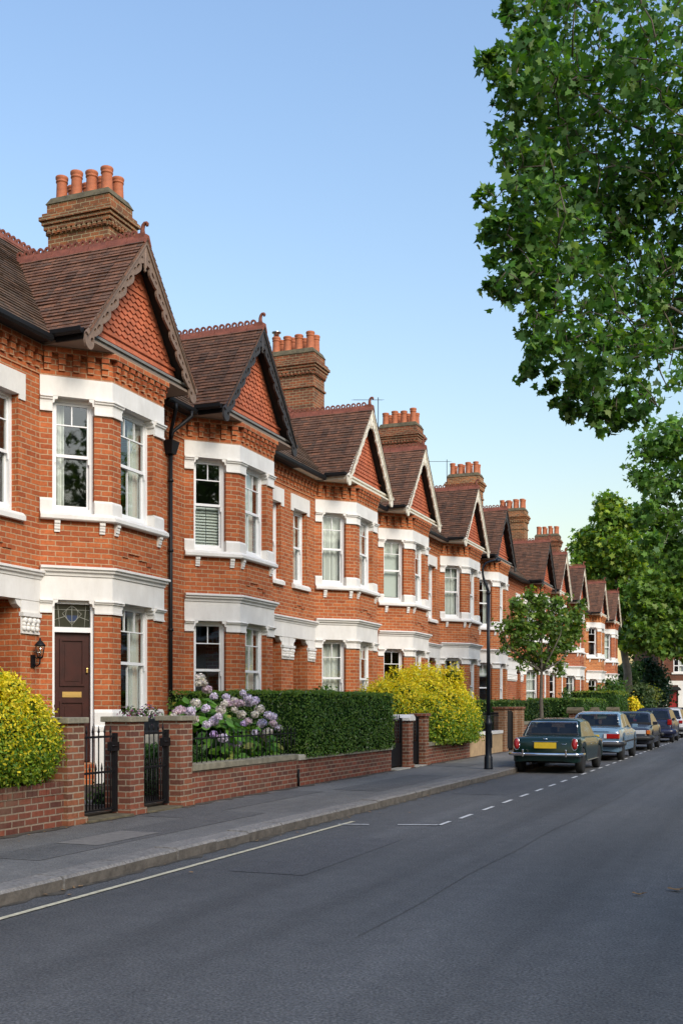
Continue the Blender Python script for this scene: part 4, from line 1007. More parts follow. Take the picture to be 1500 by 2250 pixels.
# --- shrubs
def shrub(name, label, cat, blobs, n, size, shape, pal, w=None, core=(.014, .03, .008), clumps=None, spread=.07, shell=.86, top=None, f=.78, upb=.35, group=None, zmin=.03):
    b0 = Vector((blobs[0][0], blobs[0][1], .12)); bl = [(b[0]-b0.x, b[1]-b0.y, b[2]-b0.z)+tuple(b[3:]) for b in blobs]
    rq = random.Random(len(label)); nb = len(bl)
    for _ in range(16 if top is not None else 5):          # stray shoots break the clipped outline
        q = bl[rq.randrange(nb)]; v = Vector((rq.uniform(-.2, 1), rq.uniform(-1, 1), rq.uniform(-.1, 1))).normalized()
        bl.append((q[0]+v.x*q[3], q[1]+v.y*q[3], q[2]+v.z*q[3]*(q[4] if len(q) > 4 else 1.), q[3]*rq.uniform(.14, .26)))
    # sprays only where they reach the outside of the whole bush
    B = np.array([x[:3] for x in bl]); R = np.array([x[3] for x in bl]); A = np.array([x[4] if len(x) > 4 else 1. for x in bl])
    m_ = n//3; bi = RNG.choice(len(bl), m_*3, p=R**2/(R**2).sum()); dd = unit(m_*3); Cc = B[bi]+dd*(R[bi]*RNG.uniform(shell, 1.02, m_*3))[:, None]*np.stack([np.ones(m_*3)]*2+[A[bi]], 1)
    inside = np.zeros(len(Cc), bool)
    for j in range(len(bl)): inside |= (np.linalg.norm((Cc-B[j])/np.array([1, 1, A[j]]), axis=1) < R[j]*(shell-.03)) & (bi != j)
    ok = ~inside & (Cc[:, 2] > .03) & ((dd[:, 0] > -.35) | (dd[:, 2] > .5)); Cc, dd = Cc[ok], dd[ok]
    ci = RNG.integers(0, len(Cc), n); P = Cc[ci]+RNG.normal(size=(n, 3))*spread*RNG.uniform(.5, 1.2, len(Cc))[ci][:, None]; d = dd[ci]
    kz = P[:, 2] > zmin-.12+RNG.uniform(-.03, .06, len(P)); P, d, ci = P[kz], d[kz], ci[kz]
    cols = palette(len(P), pal, w)
    if top is not None:     # new growth of another colour, mostly on the shoots that reach the outside and the top
        z0, z1 = P[:, 2].min(), P[:, 2].max(); pr = np.clip((P[:, 2]-z0)/(z1-z0)*1.15+.12+RNG.normal(size=len(P))*.22, 0, 1)
        m_ = pr > top[1]; cols[m_] = palette(int(m_.sum()), top[0])
    Nn = RNG.normal(size=(len(P), 3))*.6+d*.8+np.array([0, 0, upb])
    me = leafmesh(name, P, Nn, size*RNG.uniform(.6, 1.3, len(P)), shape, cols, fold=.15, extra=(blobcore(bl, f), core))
    return tag(link(name, me, None, b0), label, cat, group)
YEL = [(.74, .61, .025), (.84, .70, .05), (.64, .56, .025), (.46, .48, .03)]
YG = [(.13, .25, .03), (.22, .33, .03), (.08, .17, .022), (.30, .38, .035)]
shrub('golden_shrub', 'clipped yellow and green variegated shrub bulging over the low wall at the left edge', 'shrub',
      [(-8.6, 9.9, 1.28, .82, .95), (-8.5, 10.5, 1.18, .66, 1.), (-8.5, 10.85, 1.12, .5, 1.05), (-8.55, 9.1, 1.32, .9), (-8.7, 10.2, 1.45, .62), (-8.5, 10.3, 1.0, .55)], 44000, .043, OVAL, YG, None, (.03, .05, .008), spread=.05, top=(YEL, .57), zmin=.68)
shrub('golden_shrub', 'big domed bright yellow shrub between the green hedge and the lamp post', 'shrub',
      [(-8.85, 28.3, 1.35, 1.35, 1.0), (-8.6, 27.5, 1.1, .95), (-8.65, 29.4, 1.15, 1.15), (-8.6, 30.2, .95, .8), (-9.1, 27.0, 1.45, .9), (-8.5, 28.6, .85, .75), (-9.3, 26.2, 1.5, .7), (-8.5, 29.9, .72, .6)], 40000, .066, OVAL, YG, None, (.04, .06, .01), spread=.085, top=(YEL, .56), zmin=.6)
shrub('green_shrub', 'dark green bush poking up behind the domed yellow shrub beside the bay', 'shrub', [(-9.9, 30.3, 1.9, .55, 1.2), (-9.9, 31.2, 1.4, .75, 1.3), (-9.6, 32.0, 1.2, .7, 1.2)], 3500, .11, HEX, GREEN, None, (.01, .025, .008), spread=.1)
shrub('green_shrub', 'small leafy bush at the wall foot between hedge end and yellow shrub', 'shrub', [(-10.2, 24.6, 1.3, .5, 1.3), (-10.4, 25.1, 1.55, .35, 1.2)], 1500, .1, HEX, GREEN, None, (.01, .025, .008), spread=.1)
# --- clipped hedges
def hedge(label, x0, x1, y0, y1, z0, z1, n, size, pal, faces=('x', '-y', 'z'), rough=.03, w=None, tops=None):
    mb = MB(); g = .05; mb.box(x0+g, x1-g, y0+g, y1-g, z0+.02, z1-g)
    ax, ay, az = x1-x0, y1-y0, z1-z0; A = {'x': ay*az, '-y': ax*az, 'z': ax*ay, 'y': ax*az}
    tot = sum(A[f] for f in faces); PP = []; NN = []
    for f in faces:
        k = int(n*A[f]/tot); u, v = RNG.uniform(0, 1, k), RNG.uniform(0, 1, k)
        # corner rounding and lumpiness of a hand-cut hedge
        wob = np.sin(u*13+1)*np.sin(v*9+2)*.5+np.sin(u*31+v*17)*.5
        j = RNG.normal(size=k)*rough+wob*rough*.8-np.abs(RNG.normal(size=k))*rough*.6
        if f == 'x': p = np.stack([x1+j, y0+u*ay, z0+v*az], 1); nn = (1, 0, .15)
        elif f == '-y': p = np.stack([x0+u*ax, y0-j, z0+v*az], 1); nn = (0, -1, .15)
        elif f == 'y': p = np.stack([x0+u*ax, y1+j, z0+v*az], 1); nn = (0, 1, .15)
        else: p = np.stack([x0+u*ax, y0+v*ay, z1+j*.7], 1); nn = (0, 0, 1)
        PP.append(p); NN.append(np.tile(nn, (k, 1)))
    P = np.concatenate(PP); Nn = np.concatenate(NN)+RNG.normal(size=(len(P), 3))*.55
    c0 = np.array([x1, y0, 0.]); P = P-c0
    cols = palette(len(P), pal, w)
    if tops: m_ = (P[:, 2] > z1-.1-.12*RNG.uniform(0, 1, len(P))) & (RNG.uniform(0, 1, len(P)) < .7); cols[m_] = palette(int(m_.sum()), tops)
    mb.v = [tuple(Vector(v)-Vector(c0)) for v in mb.v]
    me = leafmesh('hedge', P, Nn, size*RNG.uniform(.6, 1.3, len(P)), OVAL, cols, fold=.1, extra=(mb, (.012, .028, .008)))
    return tag(link('hedge', me, None, c0), label, 'hedge', 'clipped hedges in the front gardens')
HG = [(.09, .18, .03), (.125, .225, .04), (.06, .14, .026), (.18, .28, .055), (.3, .35, .2)]
HW = [.3, .3, .2, .16, .04]
TG = [(.14, .24, .036), (.19, .28, .042), (.10, .19, .03)]
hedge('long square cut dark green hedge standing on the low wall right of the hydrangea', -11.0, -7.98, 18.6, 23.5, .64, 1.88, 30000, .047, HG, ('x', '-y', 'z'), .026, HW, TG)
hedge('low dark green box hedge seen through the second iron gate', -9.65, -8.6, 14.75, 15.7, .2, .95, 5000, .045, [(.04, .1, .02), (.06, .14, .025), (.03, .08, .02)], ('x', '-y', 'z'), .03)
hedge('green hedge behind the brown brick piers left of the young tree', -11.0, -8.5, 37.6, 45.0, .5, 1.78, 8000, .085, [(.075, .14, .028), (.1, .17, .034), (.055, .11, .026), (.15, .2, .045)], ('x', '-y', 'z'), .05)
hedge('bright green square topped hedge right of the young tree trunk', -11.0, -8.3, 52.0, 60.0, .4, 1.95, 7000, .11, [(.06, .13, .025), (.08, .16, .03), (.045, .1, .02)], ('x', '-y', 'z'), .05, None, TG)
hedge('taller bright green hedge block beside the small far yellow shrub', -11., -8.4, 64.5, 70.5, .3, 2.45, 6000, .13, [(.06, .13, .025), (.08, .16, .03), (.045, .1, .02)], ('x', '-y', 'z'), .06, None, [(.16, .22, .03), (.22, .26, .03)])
def far_shrub(label, u, v, D, rpx, n, size, pal, extra=(), name='green_shrub', az=1., core=(.012, .03, .008)):
    bs = [pb(u, v, D, rpx)+(az,)]+[pb(*e) for e in extra]
    return shrub(name, label, 'shrub', bs, n, size, HEX, pal, None, core, spread=size*1.1)
far_shrub('small far yellow shrub right of the tall hedge block', 1392, 1556, 73, 12, 900, .15, YEL, [(1388,1545,73,9), (1398,1562,73,10)], 'golden_shrub', core=(.1, .1, .01))
far_shrub('grey green rounded shrub above the dark parked car', 1405, 1530, 80, 24, 1500, .2, [(.07, .11, .035), (.09, .13, .04), (.055, .09, .03)], [(1390,1535,80,15), (1420,1555,79,18)])
far_shrub('olive yellow topped shrub between rounded shrub and dark conifer', 1425, 1532, 84, 17, 1000, .2, [(.14, .17, .03), (.19, .2, .03), (.08, .12, .025)])
far_shrub('tall dark evergreen shrub beside the end house', 1440, 1500, 92, 26, 2400, .26, [(.018, .05, .02), (.026, .065, .024), (.014, .04, .016)], [(1430,1470,92,16), (1445,1535,91,24), (1425,1500,92,18), (1420,1455,92,8)])
far_shrub('dark bush covering the last bay of the terrace', 1345, 1520, 76, 18, 1500, .2, GREEN, [(1335,1505,76,9), (1358,1515,77,14), (1330,1540,76,14)])
far_shrub('climbing bush by the bay between bright hedge and tall hedge block', 1322, 1535, 68, 12, 900, .16, GREEN, [(1315,1520,68,6), (1328,1552,68,11)])
far_shrub('slim dark bush against the bay right of the young tree', 1242, 1545, 52, 11, 700, .12, GREEN, [(1240,1528,52,7), (1236,1560,52,12)])
far_shrub('low broad bush in front of the end house lawn', 1375, 1495, 100, 26, 1800, .28, [(.03, .07, .02), (.045, .09, .022)], [(1395,1510,100,22), (1360,1480,101,15), (1400,1480,102,22)])

# --- hydrangea behind the railings
def hydrangea():
    h = empty('hydrangea', (-8.9, 16.3, .2), 'large hydrangea bush with lilac and cream mophead flowers behind the iron railings', 'flowering shrub')
    bl = [(-.05, .2, .75, .62, .95), (-.1, 1.0, .72, .6, .9), (.1, 1.6, .5, .5, .9), (-.3, .5, 1.15, .5, .8), (-.1, -.7, .35, .45, .9), (.25, .6, .35, .45, .8), (-.25, -.2, 1.3, .25)]
    P, d, ci = clumped(bl, 2100, 700, .06, .7)
    keep = P[:, 2] > .03; P, d = P[keep], d[keep]
    Nn = d*.8+RNG.normal(size=(len(P), 3))*.4+np.array([.1, -.1, .55])
    me = leafmesh('leaves', P, Nn, .17*RNG.uniform(.6, 1.25, len(P)), [(0, -.5), (.26, -.24), (.34, .02), (.22, .3), (0, .52), (-.22, .3), (-.34, .02), (-.26, -.24)],
                  palette(len(P), [(.10, .25, .035), (.15, .32, .045), (.2, .38, .06), (.07, .18, .03), (.34, .36, .09)], [.3, .3, .2, .15, .05]), fold=.2, extra=(blobcore(bl, .55), (.01, .025, .008)))
    link('leaves', me, h)
    heads = []
    for kind, pal in (('lilac', [(.70, .62, .74), (.76, .70, .78), (.62, .54, .68)]), ('violet', [(.56, .40, .68), (.64, .5, .74)]), ('cream', [(.7, .66, .55), (.76, .73, .62), (.64, .57, .52), (.64, .57, .6)]), ('pink', [(.6, .44, .5), (.56, .42, .52), (.66, .57, .54)])):
        n = 95; v = unit(n); Pp = v*RNG.uniform(.085, .105, n)[:, None]*np.array([1, 1, .82])
        heads.append(leafmesh('flower_head', Pp, v+RNG.normal(size=(n, 3))*.3, .05*RNG.uniform(.8, 1.2, n), [(0, -.5), (.16, -.16), (.5, 0), (.16, .16), (0, .5), (-.16, .16), (-.5, 0), (-.16, -.16)],
                     palette(n, pal), 'petal', extra=(blobcore([(0, 0, 0, .085, .82)], .95, 1), [x*.55 for x in pal[0]])))
    spots = [(610-175,1502,2),(455,1515,3),(497,1532,0),(515,1540,2),(534,1523,0),(546,1535,0),(500,1545,3),(520,1546,3),(493,1547,2),(548,1543,0),(560,1540,0),(452,1557,0),(530,1570,2),(560,1570,2),(570,1558,2),(590,1572,0),(600,1575,0),(500,1590,1),(536,1590,1),(455,1592,0),(470,1614,1),(490,1622,0),(500,1637,0),(520,1635,0),(578,1613,3),(590,1608,2),(612,1600,0),(440,1490,2),(448,1500,2),(470,1585,0),
             (396,1560,3),(388,1565,3),(418,1563,0),(425,1580,2),(382,1575,2),(470,1530,0),(485,1560,2),(530,1545,3),(575,1590,0),(515,1560,2),(545,1585,3),(480,1575,0),(600,1590,3),(430,1545,2),(560,1610,0),(585,1625,2)]
    for i, (u, v, k) in enumerate(spots):
        tt = (u-750)/FPX; xx = 8.42+RNG.uniform(-.12, .22)+(.3 if v < 1545 else 0); D = xx*(.3673+.930*(.930+.3673*tt)/(.3673-.930*tt)); p = at(u, v, D)-Vector(h.location); s = RNG.uniform(.62, .98)
        o = link('flower_head', heads[k], h, p, (RNG.uniform(-.5, .5), RNG.uniform(-.5, .5), RNG.uniform(0, 6))); o.scale = (s, s, s)
hydrangea()
# planter with flowers on the bay sill of the nearest house
def planter(loc, label, n=900):
    p = empty('planter', loc, label, 'planter')
    mb = MB(); mb.add([(-.11, -.5, 0), (.11, -.5, 0), (.11, .5, 0), (-.11, .5, 0), (-.14, -.54, .22), (.14, -.54, .22), (.14, .54, .22), (-.14, .54, .22)], [(0,3,2,1),(4,5,6,7),(0,1,5,4),(1,2,6,5),(2,3,7,6),(3,0,4,7)])
    mb.box(-.155, .155, -.555, .555, .215, .25)
    obj('trough', mb, 'planter_grey', p)
    bl = [(0, y, .3+.05*sin(y*9), .17, 1.) for y in np.linspace(-.5, .5, 7)]
    P, d, ci = clumped(bl, n, n//5, .04, .5)
    cols = palette(len(P), [(.05, .11, .025), (.08, .14, .03), (.35, .12, .25), (.3, .22, .42), (.45, .3, .35), (.4, .05, .12)], [.36, .26, .1, .14, .1, .04])
    me = leafmesh('flowers', P, d+RNG.normal(size=(len(P), 3))*.6+np.array([0, 0, .4]), .055*RNG.uniform(.6, 1.3, len(P)), OVAL, cols, 'leaf')
    link('flowers', me, p)
planter((BX+.55, 17.05, 1.12), 'dark trough of pink and purple flowers under the ground floor window of the nearest house')
mb = MB(); mb.box(BX+.38, BX+.72, 16.55, 17.55, .16, 1.118)
tag(obj('planter_stand', mb, 'stone_pale'), 'low pale stone block carrying the flower trough under the nearest bay window', 'plinth')
# garden greenery behind the first two gates
shrub('green_shrub', 'low scruffy plants seen behind the bars of the first iron gate', 'shrub', [(-9.5, 12.75, .22, .22), (-10.1, 13.1, .28, .25), (-9.0, 13.4, .2, .2)], 900, .06, OVAL, GREEN, None, (.01, .025, .008))
for (x0, x1, y0, y1) in ((-11.3, -8.35, 11.75, 12.35), (-11.0, -8.35, 13.1, 13.8)): sheet('garden_path', x0, x1, y0, y1, .19, 'slab')
# ================================================================== GARDEN WALLS, PIERS, GATES
WT = .23
def wall(y0, y1, ztop, brickm, cap, label, soldier=False, x=WX):
    w = empty('garden_wall', (x, y0, .12), label, 'wall'); l = y1-y0
    mb = MB(); mb.box(-WT, 0, 0, l, -.05, ztop-.12)
    obj('brickwork', mb, brickm, w)
    if soldier:
        mb = MB(); r = random.Random(2); k = int(l/.088)
        for i in range(k): mb.box(-WT-.01, .008+r.uniform(-.003, .004), i*l/k+.004, (i+1)*l/k-.004, ztop-.12, ztop+.03+r.uniform(-.004, .004))
        mb.box(-WT, -.0, .005, l-.005, ztop-.12, ztop+.02)
        obj('soldier_course', mb, 'garden_brick', w)
    if cap:
        mb = MB(); k = max(1, round(l/1.25)); r = random.Random(int(y0*10))
        for i in range(k):
            d = r.uniform(-.006, .006); mb.box(-WT-.035, .035+d, i*l/k+.004, (i+1)*l/k-.004, ztop-.12, ztop-.02+r.uniform(-.004, .004))
        obj('coping', mb, cap, w, bevel=.012)
    return w
def pier(y0, y1, ztop, label, brickm='garden_brick', cap='stone_cap', capw=.045, caph=.075, x=WX, round_=False, wx=.36, group='brick gate piers'):
    p = empty('gate_pier', (x, y0, .12), label, 'gate pier', group); w = y1-y0; d = wx
    mb = MB(); mb.box(-d+.06, .06, 0, w, -.06, ztop-.12-caph); mb.box(-d+.03, .09, -.03, w+.03, -.07, .09)
    obj('shaft', mb, brickm, p)
    mb = MB(); a, b, z = capw, caph, ztop-.12-caph
    if round_:
        F = lambda u, v, k: (-d+.06-a+(d+2*a)*k, u, v)
        mb.prism([(-a, z), (w+a, z), (w+a, z+b*.5), (w*.75, z+b), (w*.25, z+b), (-a, z+b*.5)], F)
    else: mb.box(-d+.06-a, .06+a, -a, w+a, z, z+b)
    obj('cap_stone', mb, cap, p, bevel=.012)
    return p
def gate(y0, y1, zb, zt, label, lower=.45, solid=False, x=WX-.11, latch=True):
    g = empty('iron_gate', (x, y0, zb), label, 'gate', 'black iron garden gates'); w = y1-y0; h = zt-zb
    mb = MB(); mb.box(-.02, .02, .0, .035, 0, h-.1); mb.box(-.03, .03, w-.06, w, -.02, h-.1)
    for z in (.02, h*lower, h-.16): mb.box(-.012, .012, .035, w-.06, z, z+.028)
    obj('frame', mb, 'iron_black', g)
    def fb(m, hh):
        m.tube([(0, 0, .05), (0, 0, hh-.09)], .0095, 6); m.lathe((0, 0, hh-.1), [(.01, 0), (.018, .02), (.012, .05), (.003, .1)], 6)
    n = 6 if not solid else 5
    for i in range(n): part('bar', f'b{h:.2f}', lambda m: fb(m, h), 'iron_black', g, (0, .035+(w-.1)*(i+.5)/n, 0))
    if solid:
        mb = MB(); mb.box(-.008, .008, .035, w-.06, .04, h*lower); obj('kick_panel', mb, 'iron_black', g)
    else:
        for i in range(n): part('short_bar', f's{h:.2f}', lambda m: fb(m, h*lower+.14), 'iron_black', g, (0, .035+(w-.1)*(i+.02)/n, 0))
    if latch:
        mb = MB(); mb.box(-.03, .04, w-.16, w+.02, h-.34, h-.22); mb.tube([(.05, w-.16, h-.27), (.05, w-.05, h-.27)], .012, 6)
        obj('latch', mb, 'iron_black', g)
def step(y0, y1, label, z=.16, mat='moss_stone'):
    mb = MB(); mb.box(WX-.42, WX+.13, y0, y1, .05, z)
    return tag(obj('threshold_step', mb, mat, bevel=.012), label, 'step')
wall(2., 11.2, .52, 'garden_brick', None, 'low red brick garden wall with upright soldier bricks under the left edge shrub', True)
pier(11.2, 11.55, 1.46, 'brick gate pier touching the variegated shrub, nearest of the first three')
gate(11.6, 12.52, .2, 1.34, 'black iron spiked gate beside the variegated shrub, closed'); step(11.56, 12.6, 'worn mossy threshold stone below the spiked gate beside the variegated shrub', .155)
pier(12.6, 12.95, 1.46, 'thick brick gate pier standing alone between the two spiked gates', wx=.4)
gate(13.02, 13.86, .2, 1.36, 'black iron spiked gate next to the railings, green box hedge behind'); step(12.97, 13.92, 'threshold stone below the gate next to the railings', .15)
pier(13.94, 14.3, 1.46, 'brick gate pier with flat mossy cap where the railings begin')
wall(14.36, 18.28, .62, 'garden_brick', 'stone_cap', 'low red brick wall with mossy stone coping under the railings')
wall(18.32, 23.62, .60, 'garden_brick', 'stone_pale', 'low red brick wall with pale coping under the long green hedge')
# crack between the two walls
def railing(y0, y1, z0, z1, label, n, x=WX-.11):
    r = empty('railing', (x, y0, z0), label, 'railing'); l = y1-y0; h = z1-z0
    for nm, z in (('top_rail', h-.13), ('bottom_rail', .07)):
        mb = MB(); mb.box(-.016, .016, 0, l, z, z+.022); obj(nm, mb, 'iron_black', r)
    for i in range(n):
        part('bar', f'r{h:.2f}', lambda m: (m.tube([(0, 0, 0), (0, 0, h-.07)], .009, 6), m.lathe((0, 0, h-.08), [(.009, 0), (.018, .02), (.012, .045), (.003, .08)], 6)), 'iron_black', r, (0, l*(i+.5)/n, 0))
railing(14.36, 18.5, .6, 1.22, 'black iron railings on the stone coping in front of the hydrangea', 27)
# next frontage
mb = MB(); mb.box(-WT, .01, 0, .25, 0, .5)
gate(23.72, 24.66, .17, 1.42, 'black gate with solid lower panel between hedge end and white capped pier', .42, True, latch=False)
pier(24.7, 25.06, 1.4, 'slim brick gate pier with a white painted cap beside the hedge end', cap='white_paint', capw=.05, caph=.15, round_=True)
gate(25.1, 25.98, .17, 1.42, 'black gate with solid lower panel right of the white capped pier', .42, True, latch=False)
pier(26.02, 26.36, 1.42, 'brick pier half swallowed by the domed yellow shrub', cap='garden_brick')
for a, b, l_ in ((23.66, 24.7, 'stone threshold below the gate at the hedge end'), (25.07, 26.0, 'stone threshold right of the white capped pier')): step(a, b, l_, .145, 'stone_pale')
wall(26.4, 30.6, .58, 'garden_brick', 'stone_cap', 'low red brick wall below the domed yellow shrub')
wall(30.64, 34.7, .72, 'render_ochre', 'white_paint', 'ochre rendered low wall with white coping behind the lamp post')
railing(30.9, 34.6, .7, 1.42, 'black railings on the ochre rendered wall behind the lamp post', 34)
pier(34.75, 35.15, 1.58, 'tan brick pier right of the lamp post, first of three', 'yellow_brick', 'garden_brick')
gate(35.2, 36.2, .17, 1.5, 'dark gate between the tan brick piers right of the lamp post', .93, True, latch=False, x=WX-.02)
pier(36.25, 36.65, 1.58, 'tan brick pier right of the lamp post, middle one of three', 'yellow_brick', 'garden_brick')
pier(37.4, 37.75, 1.58, 'tan brick pier right of the lamp post, farthest of three', 'yellow_brick', 'garden_brick')
wall(37.8, 49.6, .95, 'garden_brick', 'stone_cap', 'low brick wall hidden behind the parked green car')
wall(50.6, 62., .95, 'garden_brick', 'stone_cap', 'low brick wall behind the parked blue car')
wall(63., 92., .95, 'garden_brick', 'stone_cap', 'far low brick wall behind the dark parked cars')
for y, l_ in ((49.7, 'round topped brick pier above the roof of the blue car, left one'), (54.5, 'round topped brick pier above the roof of the blue car, middle one'), (62.3, 'round topped brick pier above the roof of the dark facing car')):
    pier(y, y+.5, 1.55, l_, 'garden_brick', 'moss_stone', .1, .28, round_=True, wx=.5)
# wall lantern on the porch pilaster of the nearest house
ln = empty('wall_lantern', (BX+WXL+.0, 15.75, 2.5), 'small black carriage lantern on the brick pilaster left of the nearest bay', 'lantern')
mb = MB(); mb.box(0, .03, -.05, .05, -.22, .0); mb.tube([(.03, 0, -.16), (.10, 0, -.2), (.16, 0, -.16), (.17, 0, -.06)], .014, 8); mb.tube([(.03, 0, -.04), (.1, 0, -.06), (.17, 0, -.05)], .01, 6)
obj('bracket', mb, 'iron_black', ln)
mb = MB(); c = (.17, 0, -.04)
for k in range(6):
    a = 2*pi*k/6; mb.tube([(c[0]+.05*cos(a), .05*sin(a), c[2]), (c[0]+.085*cos(a), .085*sin(a), c[2]+.2)], .006, 4)
mb.lathe(c, [(.03, -.03), (.055, -.01), (.055, .01), (.03, .012)], 6); mb.lathe(c, [(.105, .195), (.1, .21), (.05, .27), (.02, .29), (.02, .32), (.005, .34)], 6)
obj('cage', mb, 'iron_black', ln)
mb = MB(); mb.lathe(c, [(.045, .012), (.075, .195)], 6); obj('lantern_glass', mb, 'glass', ln)
# dark vent pipe where the two low walls meet
mb = MB(); mb.tube([(WX+.03, 18.3, .1), (WX+.03, 18.3, .44)], .02, 8)
tag(obj('vent_pipe', mb, 'iron_black'), 'short dark pipe stub at the joint of the two low brick walls', 'pipe')

# ================================================================== LAMP POST
lp = empty('lamp_post', (-6.17, 25.0, .12), 'black cast iron lamp post with a slender swan neck arm at the kerb', 'lamp post')
mb = MB(); mb.lathe((0, 0, 0), [(.105, 0), (.105, .03), (.098, .05), (.096, .27), (.085, .3), (.075, .34), (.072, 1.02), (.085, 1.04), (.085, 1.09), (.07, 1.12), (.052, 1.2), (.05, 1.24), (.046, 1.26)], 20)
mb.box(.066, .085, -.035, .035, .5, .85)
obj('base_column', mb, 'lamp_black', lp, bevel=0)
mb = MB(); mb.tube([(0, 0, 1.24), (0, 0, 2.6), (0, 0, 4.15)], [.046, .042, .038], 14); mb.lathe((0, 0, 4.1), [(.038, 0), (.052, .02), (.052, .06), (.034, .08)], 14)
obj('pole', mb, 'lamp_black', lp)
mb = MB(); q = [(0, 0), (-.02, .12), (-.09, .25), (-.13, .4), (-.14, .55), (-.10, .66), (0, .72), (.12, .75), (.26, .79)]
pts = [(RT_*a)+Vector((0, 0, 4.15+b)) for a, b in q]
pts = [RT_*a+Vector((0, 0, 4.15+b)) for a, b in ((0,0),(-.015,.08),(-.05,.17),(-.09,.26),(-.12,.36),(-.135,.46),(-.135,.55),(-.11,.63),(-.05,.69),(.03,.725),(.12,.75),(.22,.775))]
mb.tube(pts, [.036, .034, .032, .03, .028, .026, .025, .024, .023, .022, .022, .022], 10)
obj('swan_neck', mb, 'lamp_black', lp)
mb = MB(); e = pts[-1]; mb.lathe(tuple(e+Vector((0, 0, -.03))), [(.03, -.03), (.07, -.02), (.075, 0), (.05, .04), (.02, .06)], 12)
obj('lamp_head', mb, 'lamp_black', lp)

